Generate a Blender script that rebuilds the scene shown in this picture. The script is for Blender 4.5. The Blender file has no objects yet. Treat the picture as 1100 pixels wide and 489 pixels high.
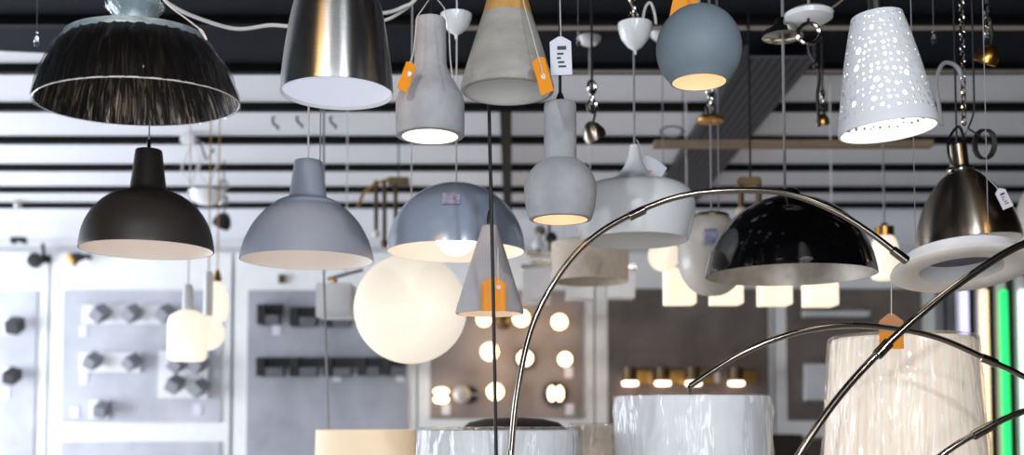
import bpy, bmesh, math, random
from math import pi, sin, cos, radians
from mathutils import Vector, Matrix
random.seed(7)
sc = bpy.context.scene
COL = sc.collection

# ------------------------------------------------------------------ camera
F = 1150.0; HORIZON = 455.0; PITCH = radians(3.0); EYE = 1.6
CY = HORIZON - F*math.tan(PITCH)
cs, sn = cos(PITCH), sin(PITCH)
cam = bpy.data.cameras.new('camera'); camo = bpy.data.objects.new('camera', cam); COL.objects.link(camo)
camo.location = (0, 0, EYE); camo.rotation_euler = (pi/2 + PITCH, 0, 0)
cam.sensor_width = 36.0; cam.lens = F/1100*36.0
cam.shift_y = (CY - 244.5)/1100.0
cam.clip_start = 0.05
cam.dof.use_dof = True; cam.dof.focus_distance = 2.5; cam.dof.aperture_fstop = 2.0
sc.camera = camo

def at(px, py, Y):
    """point at distance Y in front of the viewer, seen at that pixel of the 1100x489 frame"""
    t = (CY - py)/F
    h = Y*(sn + t*cs)/(cs - t*sn)
    zc = Y*cs + h*sn
    return Vector(((px-550.0)*zc/F, Y, EYE + h))
def mpp(py, Y):
    t = (CY - py)/F
    h = Y*(sn + t*cs)/(cs - t*sn)
    return (Y*cs + h*sn)/F
def Y_of(py, z):
    t = (CY - py)/F
    return (z-EYE)*(cs - t*sn)/(sn + t*cs)

# ------------------------------------------------------------------ materials
def lin(h):
    h = h.lstrip('#'); r = []
    for i in (0, 2, 4):
        c = int(h[i:i+2], 16)/255
        r.append(c/12.92 if c <= .04045 else ((c+.055)/1.055)**2.4)
    return (*r, 1)
MATS = {}
def mat(name, col, rough=.5, metal=0, var=.06, scale=12, bump=0, bscale=None, stretch=None, coat=0, aniso=0,
        emit=None, es=0, col2=None, trans=0, sss=0, ramp=(.35, .65), detail=4, spec=.5):
    m = bpy.data.materials.new(name); m.use_nodes = True; nt = m.node_tree; N = nt.nodes; L = nt.links
    b = N['Principled BSDF']
    b.inputs['Roughness'].default_value = rough; b.inputs['Metallic'].default_value = metal
    b.inputs['Coat Weight'].default_value = coat; b.inputs['Coat Roughness'].default_value = .08
    b.inputs['Specular IOR Level'].default_value = spec
    if aniso:
        b.inputs['Anisotropic'].default_value = aniso; b.inputs['Anisotropic Rotation'].default_value = .25
        tg = N.new('ShaderNodeTangent'); tg.direction_type = 'RADIAL'; tg.axis = 'Z'; L.new(tg.outputs[0], b.inputs['Tangent'])
    if trans: b.inputs['Transmission Weight'].default_value = trans
    c = lin(col)
    tc = N.new('ShaderNodeTexCoord'); mp = N.new('ShaderNodeMapping'); L.new(tc.outputs['Object'], mp.inputs[0])
    if stretch: mp.inputs['Scale'].default_value = stretch
    n = N.new('ShaderNodeTexNoise'); n.inputs['Scale'].default_value = scale; n.inputs['Detail'].default_value = detail
    L.new(mp.outputs[0], n.inputs['Vector'])
    r = N.new('ShaderNodeValToRGB'); r.color_ramp.elements[0].position = ramp[0]; r.color_ramp.elements[1].position = ramp[1]
    if col2: a, z = c, lin(col2)
    else:
        a = (c[0]*(1-var), c[1]*(1-var), c[2]*(1-var), 1); z = (min(c[0]*(1+var), 1), min(c[1]*(1+var), 1), min(c[2]*(1+var), 1), 1)
    r.color_ramp.elements[0].color = a; r.color_ramp.elements[1].color = z
    L.new(n.outputs[0], r.inputs[0]); L.new(r.outputs[0], b.inputs['Base Color'])
    if bump:
        n2 = N.new('ShaderNodeTexNoise'); n2.inputs['Scale'].default_value = bscale or scale*4; n2.inputs['Detail'].default_value = 5
        L.new(mp.outputs[0], n2.inputs['Vector'])
        bp = N.new('ShaderNodeBump'); bp.inputs['Strength'].default_value = bump; bp.inputs['Distance'].default_value = .004
        L.new(n2.outputs[0], bp.inputs['Height']); L.new(bp.outputs[0], b.inputs['Normal'])
    if emit:
        b.inputs['Emission Color'].default_value = lin(emit); b.inputs['Emission Strength'].default_value = es
    MATS[name] = m
    return m
def film(name, stretch, scale, strength=.9, mixmin=.0, mul=.5, cap=.4, tint='#ffffff', dist=.02, rough=.08):
    """clear plastic wrap: see-through with wrinkled gloss"""
    m = bpy.data.materials.new(name); m.use_nodes = True; nt = m.node_tree; N = nt.nodes; L = nt.links
    N.clear(); out = N.new('ShaderNodeOutputMaterial')
    tr = N.new('ShaderNodeBsdfTransparent'); tr.inputs[0].default_value = lin(tint)
    gl = N.new('ShaderNodeBsdfGlossy'); gl.inputs['Roughness'].default_value = rough
    mx = N.new('ShaderNodeMixShader'); lw = N.new('ShaderNodeFresnel'); lw.inputs[0].default_value = 1.5
    tc = N.new('ShaderNodeTexCoord'); mp = N.new('ShaderNodeMapping'); mp.inputs['Scale'].default_value = stretch
    n = N.new('ShaderNodeTexNoise'); n.inputs['Scale'].default_value = scale; n.inputs['Detail'].default_value = 3; n.inputs['Distortion'].default_value = .6
    bp = N.new('ShaderNodeBump'); bp.inputs['Strength'].default_value = strength; bp.inputs['Distance'].default_value = dist
    L.new(tc.outputs['Object'], mp.inputs[0]); L.new(mp.outputs[0], n.inputs['Vector']); L.new(n.outputs[0], bp.inputs['Height'])
    L.new(bp.outputs[0], gl.inputs['Normal']); L.new(bp.outputs[0], lw.inputs['Normal'])
    mr = N.new('ShaderNodeMath'); mr.operation = 'MULTIPLY_ADD'; mr.inputs[1].default_value = mul; mr.inputs[2].default_value = mixmin; mr.use_clamp = True; mn = N.new('ShaderNodeMath'); mn.operation = 'MINIMUM'; mn.inputs[1].default_value = cap
    L.new(lw.outputs[0], mr.inputs[0]); L.new(mr.outputs[0], mn.inputs[0]); L.new(mn.outputs[0], mx.inputs[0]); L.new(tr.outputs[0], mx.inputs[1]); L.new(gl.outputs[0], mx.inputs[2])
    L.new(mx.outputs[0], out.inputs[0]); MATS[name] = m
    return m
def emitter(name, col, s):
    return mat(name, col, .4, emit=col, es=s, var=.02)

mat('wall_white', '#e8e9ee', .7, var=.02, scale=3)
mat('frame_white', '#eceded', .55, var=.02)
mat('board_grey', '#a5a6af', .9, var=.14, scale=3.5, detail=8, bump=.2)
mat('board_pale', '#bcbec6', .8, var=.12, scale=3.5, detail=8, bump=.2)
mat('board_brown', '#8d827f', .9, var=.16, scale=3.5, detail=8, bump=.2)
mat('board_dark', '#6e6560', .9, var=.2, scale=3.5, detail=8, bump=.2)
mat('floor_mat', '#cdc8c0', .5, var=.05, scale=2)
mat('ceiling_white', '#e2e3ea', .8, var=.03, scale=1.2)
mat('ceiling_dark', '#24262d', .8, var=.12, scale=1.5, spec=.08)
mat('beam_black', '#08080a', .6, var=.1, spec=.15)
mat('wall_dark', '#4a423f', .8, var=.1, scale=2)
mat('black', '#101012', .45, var=.1)
mat('black_cord', '#0d0d0f', .5, var=.1)
mat('white_cord', '#d8d4d2', .5)
mat('grey_cord', '#8d8c90', .5)
mat('white_plastic', '#e9e9ec', .3, var=.02)
mat('white_enamel', '#eceef0', .25, var=.02, coat=.3)
mat('lining_white', '#f3f1ee', .6, var=.01)
mat('concrete', '#a3a4a9', .9, var=.13, scale=14, detail=10, bump=.5, bscale=90)
mat('concrete_warm', '#a6a29b', .9, var=.14, scale=9, detail=10, bump=.5, bscale=80, stretch=(1, 1, 2.5))
mat('concrete_pale', '#b0adb1', .85, var=.08, scale=10, detail=8, bump=.25, bscale=80)
mat('oak', '#d6a866', .45, col2='#b98543', scale=10, stretch=(6, 6, .6), ramp=(.3, .7), coat=.2)
mat('conduit', '#8a8078', .5)
mat('gold_bulb', '#e0b060', .3, metal=.6)
mat('drift_wood', '#8d7762', .6, var=.15, scale=10, stretch=(.6, 6, 6))
mat('matte_brown', '#2f2925', .5, var=.05)
mat('matte_grey', '#959cab', .55, var=.03)
mat('face_grey', '#5a5a60', .6)
mat('spot_grey', '#7d7f86', .6)
mat('ring_beige', '#eee8e1', .6)
mat('gloss_grey', '#8596b0', .22, var=.03, coat=.5)
mat('ball_grey', '#74828c', .6, var=.04)
mat('brushed', '#cfcecd', .3, metal=1, aniso=.85, var=.10, scale=40, stretch=(.6, .6, 30), bump=.05, bscale=60)
mat('nickel', '#a89d90', .3, metal=1, aniso=.8, var=.08, scale=40, stretch=(.6, .6, 30))
mat('chrome', '#b9b4ad', .12, metal=1, var=.03)
mat('chrome_dark', '#a39b90', .16, metal=1, var=.05)
mat('brass', '#b68a4a', .3, metal=1, var=.06)
mat('brass_dark', '#62523d', .4, metal=.9, var=.1)
mat('silver_leaf', '#dcd6ce', .48, metal=.55, col2='#b7afa5', scale=16, detail=8, bump=.35, bscale=25)
mat('black_gloss', '#060607', .07, var=.05, coat=.6)
mat('porcelain', '#eeeef0', .55, var=.01)
mat('orange_card', '#ef9408', .6, var=.04)
mat('tan_card', '#c98c5e', .6, var=.05)
mat('white_card', '#dcdce8', .6, var=.02)
mat('ink', '#3a3a44', .6)
mat('lavender_card', '#b4b4cc', .6, col2='#7d80a4', scale=60)
mat('fabric_beige', '#cdbfb0', .9, var=.06, scale=60, bump=.2)
mat('opal_unlit', '#d3ccc4', .35, var=.02, coat=.3)
mat('blue_metal', '#a9bcc6', .4, metal=.2, var=.12, scale=20)
mat('tray_metal', '#45454b', .6, metal=.4)
mat('black_fabric', '#241d1a', .7)
mat('drum_white', '#e9ebee', .8, var=.03, scale=20)
mat('lit_globe', '#c4bcb0', .9, emit='#fff3e2', es=.73, var=.01, spec=.1)
emitter('lit_shade', '#ffecd0', .95)
emitter('lit_drop', '#fff0dc', .78)
emitter('bulb_warm', '#ffc88c', 6)
emitter('bulb_pale', '#ffeacc', 9)
emitter('bulb_soft', '#ffd9be', 6)
emitter('bulb_hot', '#ffd9a0', 40)
emitter('frosted_bulb', '#fff0dc', 5)
emitter('bulb_wall', '#ffe0b4', 5)
emitter('added_bounce_glow', '#e8eeff', .42)  # added glow standing in for daylight bounced up, not a lamp
emitter('led_lavender', '#cfd0ff', 1.3)
emitter('led_warm', '#ffdcae', 1.5)
emitter('led_green', '#10e070', 1.2)
emitter('led_white', '#fdfdff', 1.6)
mat('cream_lit', '#e9dcc8', .8, emit='#ffd9a3', es=.32, var=.03)
film('film_long', (1, 1, .22), 15, .9, .0, 1.0, cap=.36, dist=.04, rough=.06)
film('film_streak', (1, 1, .25), 34, .8, .02, .8)
film('film_clear', (1, 1, .5), 20, .7, .02, .6)
# glass
g = bpy.data.materials.new('crystal'); g.use_nodes = True; b = g.node_tree.nodes['Principled BSDF']
b.inputs['Transmission Weight'].default_value = 1; b.inputs['Roughness'].default_value = .03; b.inputs['Base Color'].default_value = (.95, .97, 1, 1)
MATS['crystal'] = g
# pleated beige shade, lit from inside
def pleat():
    m = mat('pleat_shade', '#e3d3bf', .85, var=.02, emit='#ffe8d0', es=.36)
    nt = m.node_tree; N = nt.nodes; L = nt.links; b = N['Principled BSDF']
    uv = N.new('ShaderNodeUVMap'); w = N.new('ShaderNodeTexNoise'); mp = N.new('ShaderNodeMapping'); mp.inputs['Scale'].default_value = (120, 1.2, 1)
    L.new(uv.outputs[0], mp.inputs[0]); L.new(mp.outputs[0], w.inputs['Vector']); w.inputs['Scale'].default_value = 1.0; w.inputs['Detail'].default_value = 3
    r = N.new('ShaderNodeValToRGB'); r.color_ramp.elements[0].position = .35; r.color_ramp.elements[1].position = .65
    r.color_ramp.elements[0].color = lin('#e2d2bd'); r.color_ramp.elements[1].color = lin('#f1e8de')
    L.new(w.outputs[0], r.inputs[0]); L.new(r.outputs[0], b.inputs['Base Color']); L.new(r.outputs[0], b.inputs['Emission Color'])
pleat()
def streaks(name, dark, light, su, sv, lo, hi, rough, metal, coat):
    m = mat(name, dark, rough, metal, coat=coat); nt = m.node_tree; N = nt.nodes; L = nt.links; b = N['Principled BSDF']
    uv = N.new('ShaderNodeUVMap'); mp = N.new('ShaderNodeMapping'); mp.inputs['Scale'].default_value = (su, sv, 1); mp.inputs['Rotation'].default_value = (0, 0, .01)
    n = N.new('ShaderNodeTexNoise'); n.inputs['Scale'].default_value = 1; n.inputs['Detail'].default_value = 5; n.inputs['Roughness'].default_value = .6; n.inputs['Distortion'].default_value = .5
    L.new(uv.outputs[0], mp.inputs[0]); L.new(mp.outputs[0], n.inputs['Vector'])
    r = N.new('ShaderNodeValToRGB'); r.color_ramp.elements[0].position = lo; r.color_ramp.elements[1].position = hi
    r.color_ramp.elements[0].color = lin(dark); r.color_ramp.elements[1].color = lin(light)
    L.new(n.outputs[0], r.inputs[0]); L.new(r.outputs[0], b.inputs['Base Color'])
    bp = N.new('ShaderNodeBump'); bp.inputs['Strength'].default_value = .8; bp.inputs['Distance'].default_value = .006
    L.new(n.outputs[0], bp.inputs['Height']); L.new(bp.outputs[0], b.inputs['Normal'])
streaks('crinkle_dark', '#0d0b0b', '#3b3530', 170, 3, .54, .8, .28, 0, .3)
streaks('crinkle_inner', '#211d1b', '#c2ad96', 140, 4, .5, .74, .28, .5, .3)
# porcelain with pierced holes
def pierced():
    m = mat('pierced', '#e2e3e9', .6, var=.01); nt = m.node_tree; N = nt.nodes; L = nt.links; b = N['Principled BSDF']
    b.inputs['Subsurface Weight'].default_value = 0
    uv = N.new('ShaderNodeUVMap')
    def layer(su, sv, rad, rnd, off):
        mp = N.new('ShaderNodeMapping'); mp.inputs['Scale'].default_value = (su, sv, 1); mp.inputs['Location'].default_value = (off, off*.7, 0)
        v = N.new('ShaderNodeTexVoronoi'); v.voronoi_dimensions = '2D'; v.inputs['Scale'].default_value = 1; v.inputs['Randomness'].default_value = rnd
        L.new(uv.outputs[0], mp.inputs[0]); L.new(mp.outputs[0], v.inputs['Vector'])
        s = N.new('ShaderNodeSeparateColor'); L.new(v.outputs['Color'], s.inputs[0])
        k = N.new('ShaderNodeMath'); k.operation = 'MULTIPLY_ADD'; k.inputs[1].default_value = rad*.75; k.inputs[2].default_value = rad*.55; L.new(s.outputs[0], k.inputs[0])
        c = N.new('ShaderNodeMath'); c.operation = 'LESS_THAN'; L.new(v.outputs['Distance'], c.inputs[0]); L.new(k.outputs[0], c.inputs[1])
        return c, v
    (a, _v), (z, vz) = layer(35, 16, .2, .5, .3), layer(9, 4.2, .10, .8, 3.7)
    gt = N.new('ShaderNodeMath'); gt.operation = 'GREATER_THAN'; gt.inputs[1].default_value = .2; L.new(vz.outputs['Distance'], gt.inputs[0])
    a2 = N.new('ShaderNodeMath'); a2.operation = 'MULTIPLY'; L.new(a.outputs[0], a2.inputs[0]); L.new(gt.outputs[0], a2.inputs[1]); a = a2
    mx = N.new('ShaderNodeMath'); mx.operation = 'MAXIMUM'; L.new(a.outputs[0], mx.inputs[0]); L.new(z.outputs[0], mx.inputs[1])
    # no holes near the two rims
    s = N.new('ShaderNodeSeparateXYZ'); L.new(uv.outputs[0], s.inputs[0])
    lo = N.new('ShaderNodeMath'); lo.operation = 'GREATER_THAN'; lo.inputs[1].default_value = .09; L.new(s.outputs[1], lo.inputs[0])
    hi = N.new('ShaderNodeMath'); hi.operation = 'LESS_THAN'; hi.inputs[1].default_value = .96; L.new(s.outputs[1], hi.inputs[0])
    p = N.new('ShaderNodeMath'); p.operation = 'MULTIPLY'; L.new(lo.outputs[0], p.inputs[0]); L.new(hi.outputs[0], p.inputs[1])
    q = N.new('ShaderNodeMath'); q.operation = 'MULTIPLY'; L.new(mx.outputs[0], q.inputs[0]); L.new(p.outputs[0], q.inputs[1])
    al = N.new('ShaderNodeMath'); al.operation = 'SUBTRACT'; al.inputs[0].default_value = 1; L.new(q.outputs[0], al.inputs[1])
    L.new(al.outputs[0], b.inputs['Alpha'])
pierced()
# perforated tray
def perf():
    m = MATS['tray_metal']; nt = m.node_tree; N = nt.nodes; L = nt.links; b = N['Principled BSDF']
    tc = N.new('ShaderNodeTexCoord'); v = N.new('ShaderNodeTexVoronoi'); v.voronoi_dimensions = '2D'; v.inputs['Scale'].default_value = 28; v.inputs['Randomness'].default_value = 0
    L.new(tc.outputs['Object'], v.inputs['Vector'])
    r = N.new('ShaderNodeValToRGB'); r.color_ramp.interpolation = 'CONSTANT'; r.color_ramp.elements[1].position = .3
    r.color_ramp.elements[0].color = (.004, .004, .005, 1); r.color_ramp.elements[1].color = lin('#55545a')
    L.new(v.outputs['Distance'], r.inputs[0]); L.new(r.outputs[0], b.inputs['Base Color'])
perf()

# ------------------------------------------------------------------ mesh helpers
WLOC = {}
class MB:
    def __init__(s): s.bm = bmesh.new(); s.uv = s.bm.loops.layers.uv.new('UVMap')
    def face(s, vs, mi=0, smooth=True):
        try: f = s.bm.faces.new(vs)
        except ValueError: return None
        f.material_index = mi; f.smooth = smooth; return f
    def box(s, c, size, rot=None, mi=0):
        c = Vector(c); hx, hy, hz = (d/2 for d in size); vs = []
        for x, y, z in ((-1,-1,-1),(1,-1,-1),(1,1,-1),(-1,1,-1),(-1,-1,1),(1,-1,1),(1,1,1),(-1,1,1)):
            v = Vector((x*hx, y*hy, z*hz))
            if rot is not None: v = rot @ v
            vs.append(s.bm.verts.new(c+v))
        for q in ((3,2,1,0),(4,5,6,7),(0,1,5,4),(1,2,6,5),(2,3,7,6),(3,0,4,7)): s.face([vs[i] for i in q], mi, False)
        return s
    def bevel(s, w, seg=2):
        es = [e for e in s.bm.edges if e.is_manifold and e.calc_face_angle(0) > .6]
        bmesh.ops.bevel(s.bm, geom=es, offset=w, segments=seg, affect='EDGES', profile=.5); return s
    def pbox(s, x0, y0, x1, y1, Y, d, rot=None):
        """box whose near face spans those pixels at distance Y, d deep"""
        a = at(x0, (y0+y1)/2, Y); b2 = at(x1, (y0+y1)/2, Y); t = at(x0, y0, Y).z; u = at(x0, y1, Y).z
        return s.box(((a.x+b2.x)/2, Y+d/2, (t+u)/2), (b2.x-a.x, d, t-u), rot)
    def lathe(s, c, prof, n=48, mi=0, M=None, mis=None):
        """revolve [(r,z)] about the vertical through c (M turns it)"""
        c = Vector(c); rings = []; Lp = [0]
        for i in range(1, len(prof)): Lp.append(Lp[-1] + math.hypot(prof[i][0]-prof[i-1][0], prof[i][1]-prof[i-1][1]))
        T = Lp[-1] or 1
        for r, z in prof:
            ring = []
            if r < 1e-5:
                v = Vector((0, 0, z)); ring = [s.bm.verts.new(c + (M @ v if M is not None else v))]
            else:
                for k in range(n):
                    a = pi/2 + 2*pi*k/n; v = Vector((r*cos(a), r*sin(a), z)); ring.append(s.bm.verts.new(c + (M @ v if M is not None else v)))
            rings.append(ring)
        for i in range(len(rings)-1):
            A, B = rings[i], rings[i+1]; m = mis[i] if mis else mi
            for k in range(n):
                k2 = (k+1) % n
                if len(A) == 1 and len(B) == 1: continue
                if len(A) == 1: f = s.face([A[0], B[k2], B[k]], m); uvs = [(k+.5, i), (k+1, i+1), (k, i+1)]
                elif len(B) == 1: f = s.face([A[k], A[k2], B[0]], m); uvs = [(k, i), (k+1, i), (k+.5, i+1)]
                else: f = s.face([A[k], A[k2], B[k2], B[k]], m); uvs = [(k, i), (k+1, i), (k+1, i+1), (k, i+1)]
                if f:
                    for l, (uu, ii) in zip(f.loops, uvs): l[s.uv].uv = (uu/n, (s.vfun(ii) if hasattr(s, 'vfun') else Lp[ii]/T))
        return s
    def tube(s, pts, r, n=10, caps=True):
        pts = [Vector(p) for p in pts]; rs = r if isinstance(r, (list, tuple)) else [r]*len(pts)
        rings = []; prev = None
        for i, p in enumerate(pts):
            t = (pts[min(i+1, len(pts)-1)] - pts[max(i-1, 0)]).normalized()
            if prev is None:
                a = Vector((0, 1, 0)) if abs(t.y) < .9 else Vector((1, 0, 0))
            else: a = prev
            u = (a - t*a.dot(t)).normalized(); prev = u; w = t.cross(u)
            rings.append([s.bm.verts.new(p + (u*cos(2*pi*k/n) + w*sin(2*pi*k/n))*rs[i]) for k in range(n)])
        for A, B in zip(rings, rings[1:]):
            for k in range(n): s.face([A[k], A[(k+1) % n], B[(k+1) % n], B[k]])
        if caps:
            s.face(rings[0][::-1], 0, False); s.face(rings[-1], 0, False)
        return s
    def sphere(s, c, r, n=24, sz=1.0):
        m = n//2
        return s.lathe(c, [(r*sin(pi*i/m) if 0 < i < m else 0, -r*sz*cos(pi*i/m)) for i in range(m+1)], n)
    def prism(s, pts2, Y, d, rot=None, c=None):
        """flat outline [(x,z)] offset from c, d thick along y"""
        c = Vector(c); A = []; B = []
        for x, z in pts2:
            for lst, y in ((A, -d/2), (B, d/2)):
                v = Vector((x, y, z)); v = rot @ v if rot is not None else v; lst.append(s.bm.verts.new(c+v))
        n = len(A); s.face(A[::-1] if False else A, 0, False); s.face(B[::-1], 0, False)
        for k in range(n): s.face([A[k], B[k], B[(k+1) % n], A[(k+1) % n]], 0, False)
        return s
    def build(s, name, mats, parent=None, origin=None, sharp=40):
        bmesh.ops.recalc_face_normals(s.bm, faces=s.bm.faces)
        if parent is not None: o0 = WLOC[parent.name]
        elif origin is not None: o0 = Vector(origin)
        else:
            lo = Vector((min(v.co[i] for v in s.bm.verts) for i in range(3))); hi = Vector((max(v.co[i] for v in s.bm.verts) for i in range(3)))
            o0 = Vector(((lo.x+hi.x)/2, (lo.y+hi.y)/2, lo.z))
        for v in s.bm.verts: v.co -= o0
        me = bpy.data.meshes.new(name); s.bm.to_mesh(me); s.bm.free()
        for m in (mats if isinstance(mats, (list, tuple)) else [mats]): me.materials.append(MATS[m])
        me.set_sharp_from_angle(angle=radians(sharp))
        o = bpy.data.objects.new(name, me); COL.objects.link(o)
        if parent is not None: o.parent = parent
        else: o.location = o0
        WLOC[o.name] = o0.copy()
        return o
def tag(o, label, cat, group=None, kind=None):
    o['label'] = label; o['category'] = cat
    if group: o['group'] = group
    if kind: o['kind'] = kind
    return o
def thing(name, label, cat, loc, group=None):
    o = bpy.data.objects.new(name, None); COL.objects.link(o); o.location = loc; o.empty_display_size = .05
    WLOC[o.name] = Vector(loc); return tag(o, label, cat, group)
def struct(o): o['kind'] = 'structure'; return o
def copy_tree(o, parent=None):
    c = o.copy(); COL.objects.link(c)
    if parent is not None: c.parent = parent
    for ch in list(o.children): copy_tree(ch, c)
    return c
def sm(pts, n=6):
    """smooth curve through points (Catmull-Rom)"""
    pts = [Vector(p) for p in pts]; out = []
    for i in range(len(pts)-1):
        p0 = pts[max(i-1, 0)]; p1 = pts[i]; p2 = pts[i+1]; p3 = pts[min(i+2, len(pts)-1)]
        for k in range(n):
            t = k/n
            out.append(.5*((2*p1) + (p2-p0)*t + (2*p0-5*p1+4*p2-p3)*t*t + (3*p1-p0-3*p2+p3)*t**3))
    out.append(pts[-1]); return out
def prof(ax, Y, c, segs, n=5):
    """silhouette [(half width px, y px)] pieces -> [(r, z)] about c"""
    out = []
    for seg in segs:
        q = [(hw*mpp(py, Y)/math.hypot(1, (ax-550)/F), at(ax, py, Y).z - c.z) for hw, py in seg]
        q = [tuple(v) for v in sm([(a, b2, 0) for a, b2 in q], n)] if len(q) > 2 else q
        q = [(max(v[0], 0), v[1]) for v in q]
        if out and math.hypot(out[-1][0]-q[0][0], out[-1][1]-q[0][1]) < 1e-6: q = q[1:]
        out += q
    return out
def shell(mb, c, P, t, n=64, close=True, floorz=None):
    """outer profile P (rim first) doubled inside at thickness t: slot 0 outside, slot 1 inside"""
    # offset along normals
    inn = []
    for i, (r, z) in enumerate(P):
        a = P[max(i-1, 0)]; b2 = P[min(i+1, len(P)-1)]
        dx, dz = b2[0]-a[0], b2[1]-a[1]; l = math.hypot(dx, dz) or 1
        inn.append((max(r - t*dz/l, 0.0005), z + t*dx/l))
    inn[0] = (max(P[0][0]-t, .0005), P[0][1])
    full = inn[::-1] + P
    if close: full = [(0, inn[-1][1])] + full + [(0, P[-1][1])]
    k = len(inn) + (1 if close else 0)
    mis = [1 if i < k-1 else 0 for i in range(len(full)-1)]
    mb.lathe(c, full, n, mis=mis)
    return mb
CEIL = 3.14
def cord_to_ceiling(root, c, z0, name='cord', m='black_cord', r=.003, dx=0, canopy=True, dy=0):
    a = Vector((c.x+dx, c.y+dy, z0)); b2 = Vector((c.x+dx, c.y+dy, CEIL))
    MB().tube([a, b2], r, 8).build(name, m, root)
    if canopy:
        MB().lathe((a.x, a.y, CEIL), [(0, -.03), (.03, -.028), (.045, -.012), (.048, 0), (0, 0)], 24).build('canopy', 'white_plastic', root)

# ------------------------------------------------------------------ room
W = 5.2; YB = 7.62; YF = -3.2
struct(MB().box((0, (YB+YF)/2, -.05), (2*W+.4, YB-YF+.4, .1)).build('floor', 'floor_mat'))
ES = [(-W-.2, Y_of(50, CEIL))] + [(at(px, py, Y_of(py, CEIL)).x, Y_of(py, CEIL)) for px, py in ((0, 55), (130, 61), (262, 70), (300, 74))] + [(W+.2, Y_of(74, CEIL))]
def slab(name, poly, z0, z1, m):
    mb = MB(); A = [mb.bm.verts.new((x, y, z0)) for x, y in poly]; B = [mb.bm.verts.new((x, y, z1)) for x, y in poly]
    mb.face(A, 0, False); mb.face(B[::-1], 0, False)
    for k in range(len(A)): mb.face([A[k], B[k], B[(k+1) % len(A)], A[(k+1) % len(A)]], 0, False)
    return struct(mb.build(name, m))
slab('ceiling', ES + [(W+.2, YB+.2), (-W-.2, YB+.2)], CEIL, CEIL+.12, 'ceiling_white')
slab('ceiling_front', ES[::-1] + [(-W-.2, YF-.2), (W+.2, YF-.2)], CEIL, CEIL+.12, 'ceiling_dark')
struct(MB().box((0, YB+.06, CEIL/2), (2*W+.4, .12, CEIL)).build('wall_back', 'wall_white'))
struct(MB().box((W+.06, (YB+YF)/2, CEIL/2), (.12, YB-YF, CEIL)).build('wall_right', 'wall_dark'))
def wall_with_hole(name, axis, pos, a0, a1, h0, h1, l0, l1, m):
    mb = MB()
    def put(u0, u1, z0, z1):
        if axis == 'x': mb.box((pos, (u0+u1)/2, (z0+z1)/2), (.12, u1-u0, z1-z0))
        else: mb.box(((u0+u1)/2, pos, (z0+z1)/2), (u1-u0, .12, z1-z0))
    put(l0, a0, 0, CEIL); put(a1, l1, 0, CEIL); put(a0, a1, 0, h0); put(a0, a1, h1, CEIL)
    return struct(mb.build(name, m))
wall_with_hole('wall_left', 'x', -W-.06, 3.4, 7.2, .5, 2.7, YF, YB, 'wall_white')
wall_with_hole('wall_front', 'y', YF-.06, -1.0, 1.1, .1, 2.8, -W, W, 'wall_dark')
wf = MB()
for z in (.53, 2.67): wf.box((-W-.06, 5.3, z), (.14, 3.8, .06))
for y in (3.43, 5.3, 7.17): wf.box((-W-.06, y, 1.6), (.14, .06, 2.2))
struct(wf.build('window_1', 'frame_white'))
wf = MB()
for z in (.14, 2.76): wf.box((.05, YF-.06, z), (2.1, .14, .08))
for x in (-.96, 1.06): wf.box((x, YF-.06, 1.45), (.08, .14, 2.7))
struct(wf.build('window_2', 'frame_white'))
# black ceiling grid
beam = None
for py in (221, 204, 180.5, 151, 115.5, 74.5, 23.5):
    y = Y_of(py, CEIL-.02)
    if beam is None: beam = MB().box((0, 0, 0), (2*W-.02, .04, .038)).build('ceiling_beam', 'beam_black', origin=(0, 0, 0)); o = beam
    else: o = beam.copy(); COL.objects.link(o)
    o.location = (0, y, CEIL-.019); o['kind'] = 'structure'
for k in range(1, 5):
    o = beam.copy(); COL.objects.link(o); o.location = (0, Y_of(23.5, CEIL-.02)-.567*k, CEIL-.019); o['kind'] = 'structure'
lb = at(545, 130, 5)
struct(MB().box((-.03, (5.0+7.5)/2, CEIL-.06), (.055, 2.6, .04)).build('ceiling_beam', 'beam_black'))
struct(MB().box((0, YB-.02, at(0, 263, YB).z), (2*W, .04, .02)).build('trim_1', 'frame_white'))
tr = MB().box((1.07, 5.75, CEIL-.08), (.27, 3.1, .012)).box((.935, 5.75, CEIL-.06), (.012, 3.1, .06)).box((1.205, 5.75, CEIL-.06), (.012, 3.1, .06))
tag(tr.build('cable_tray', 'tray_metal'), 'dark perforated metal cable tray running back along the ceiling', 'cable tray')

for n_, (py_, m_) in enumerate(((30, 'conduit'), (76.5, 'conduit'))):
    y_ = Y_of(py_, CEIL-.06); x_ = at(470, py_, y_).x
    struct(MB().tube([(x_, y_, CEIL-.06), (W, y_, CEIL-.06)], .009, 10).build('trim_%d' % (n_+2), m_))
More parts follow.
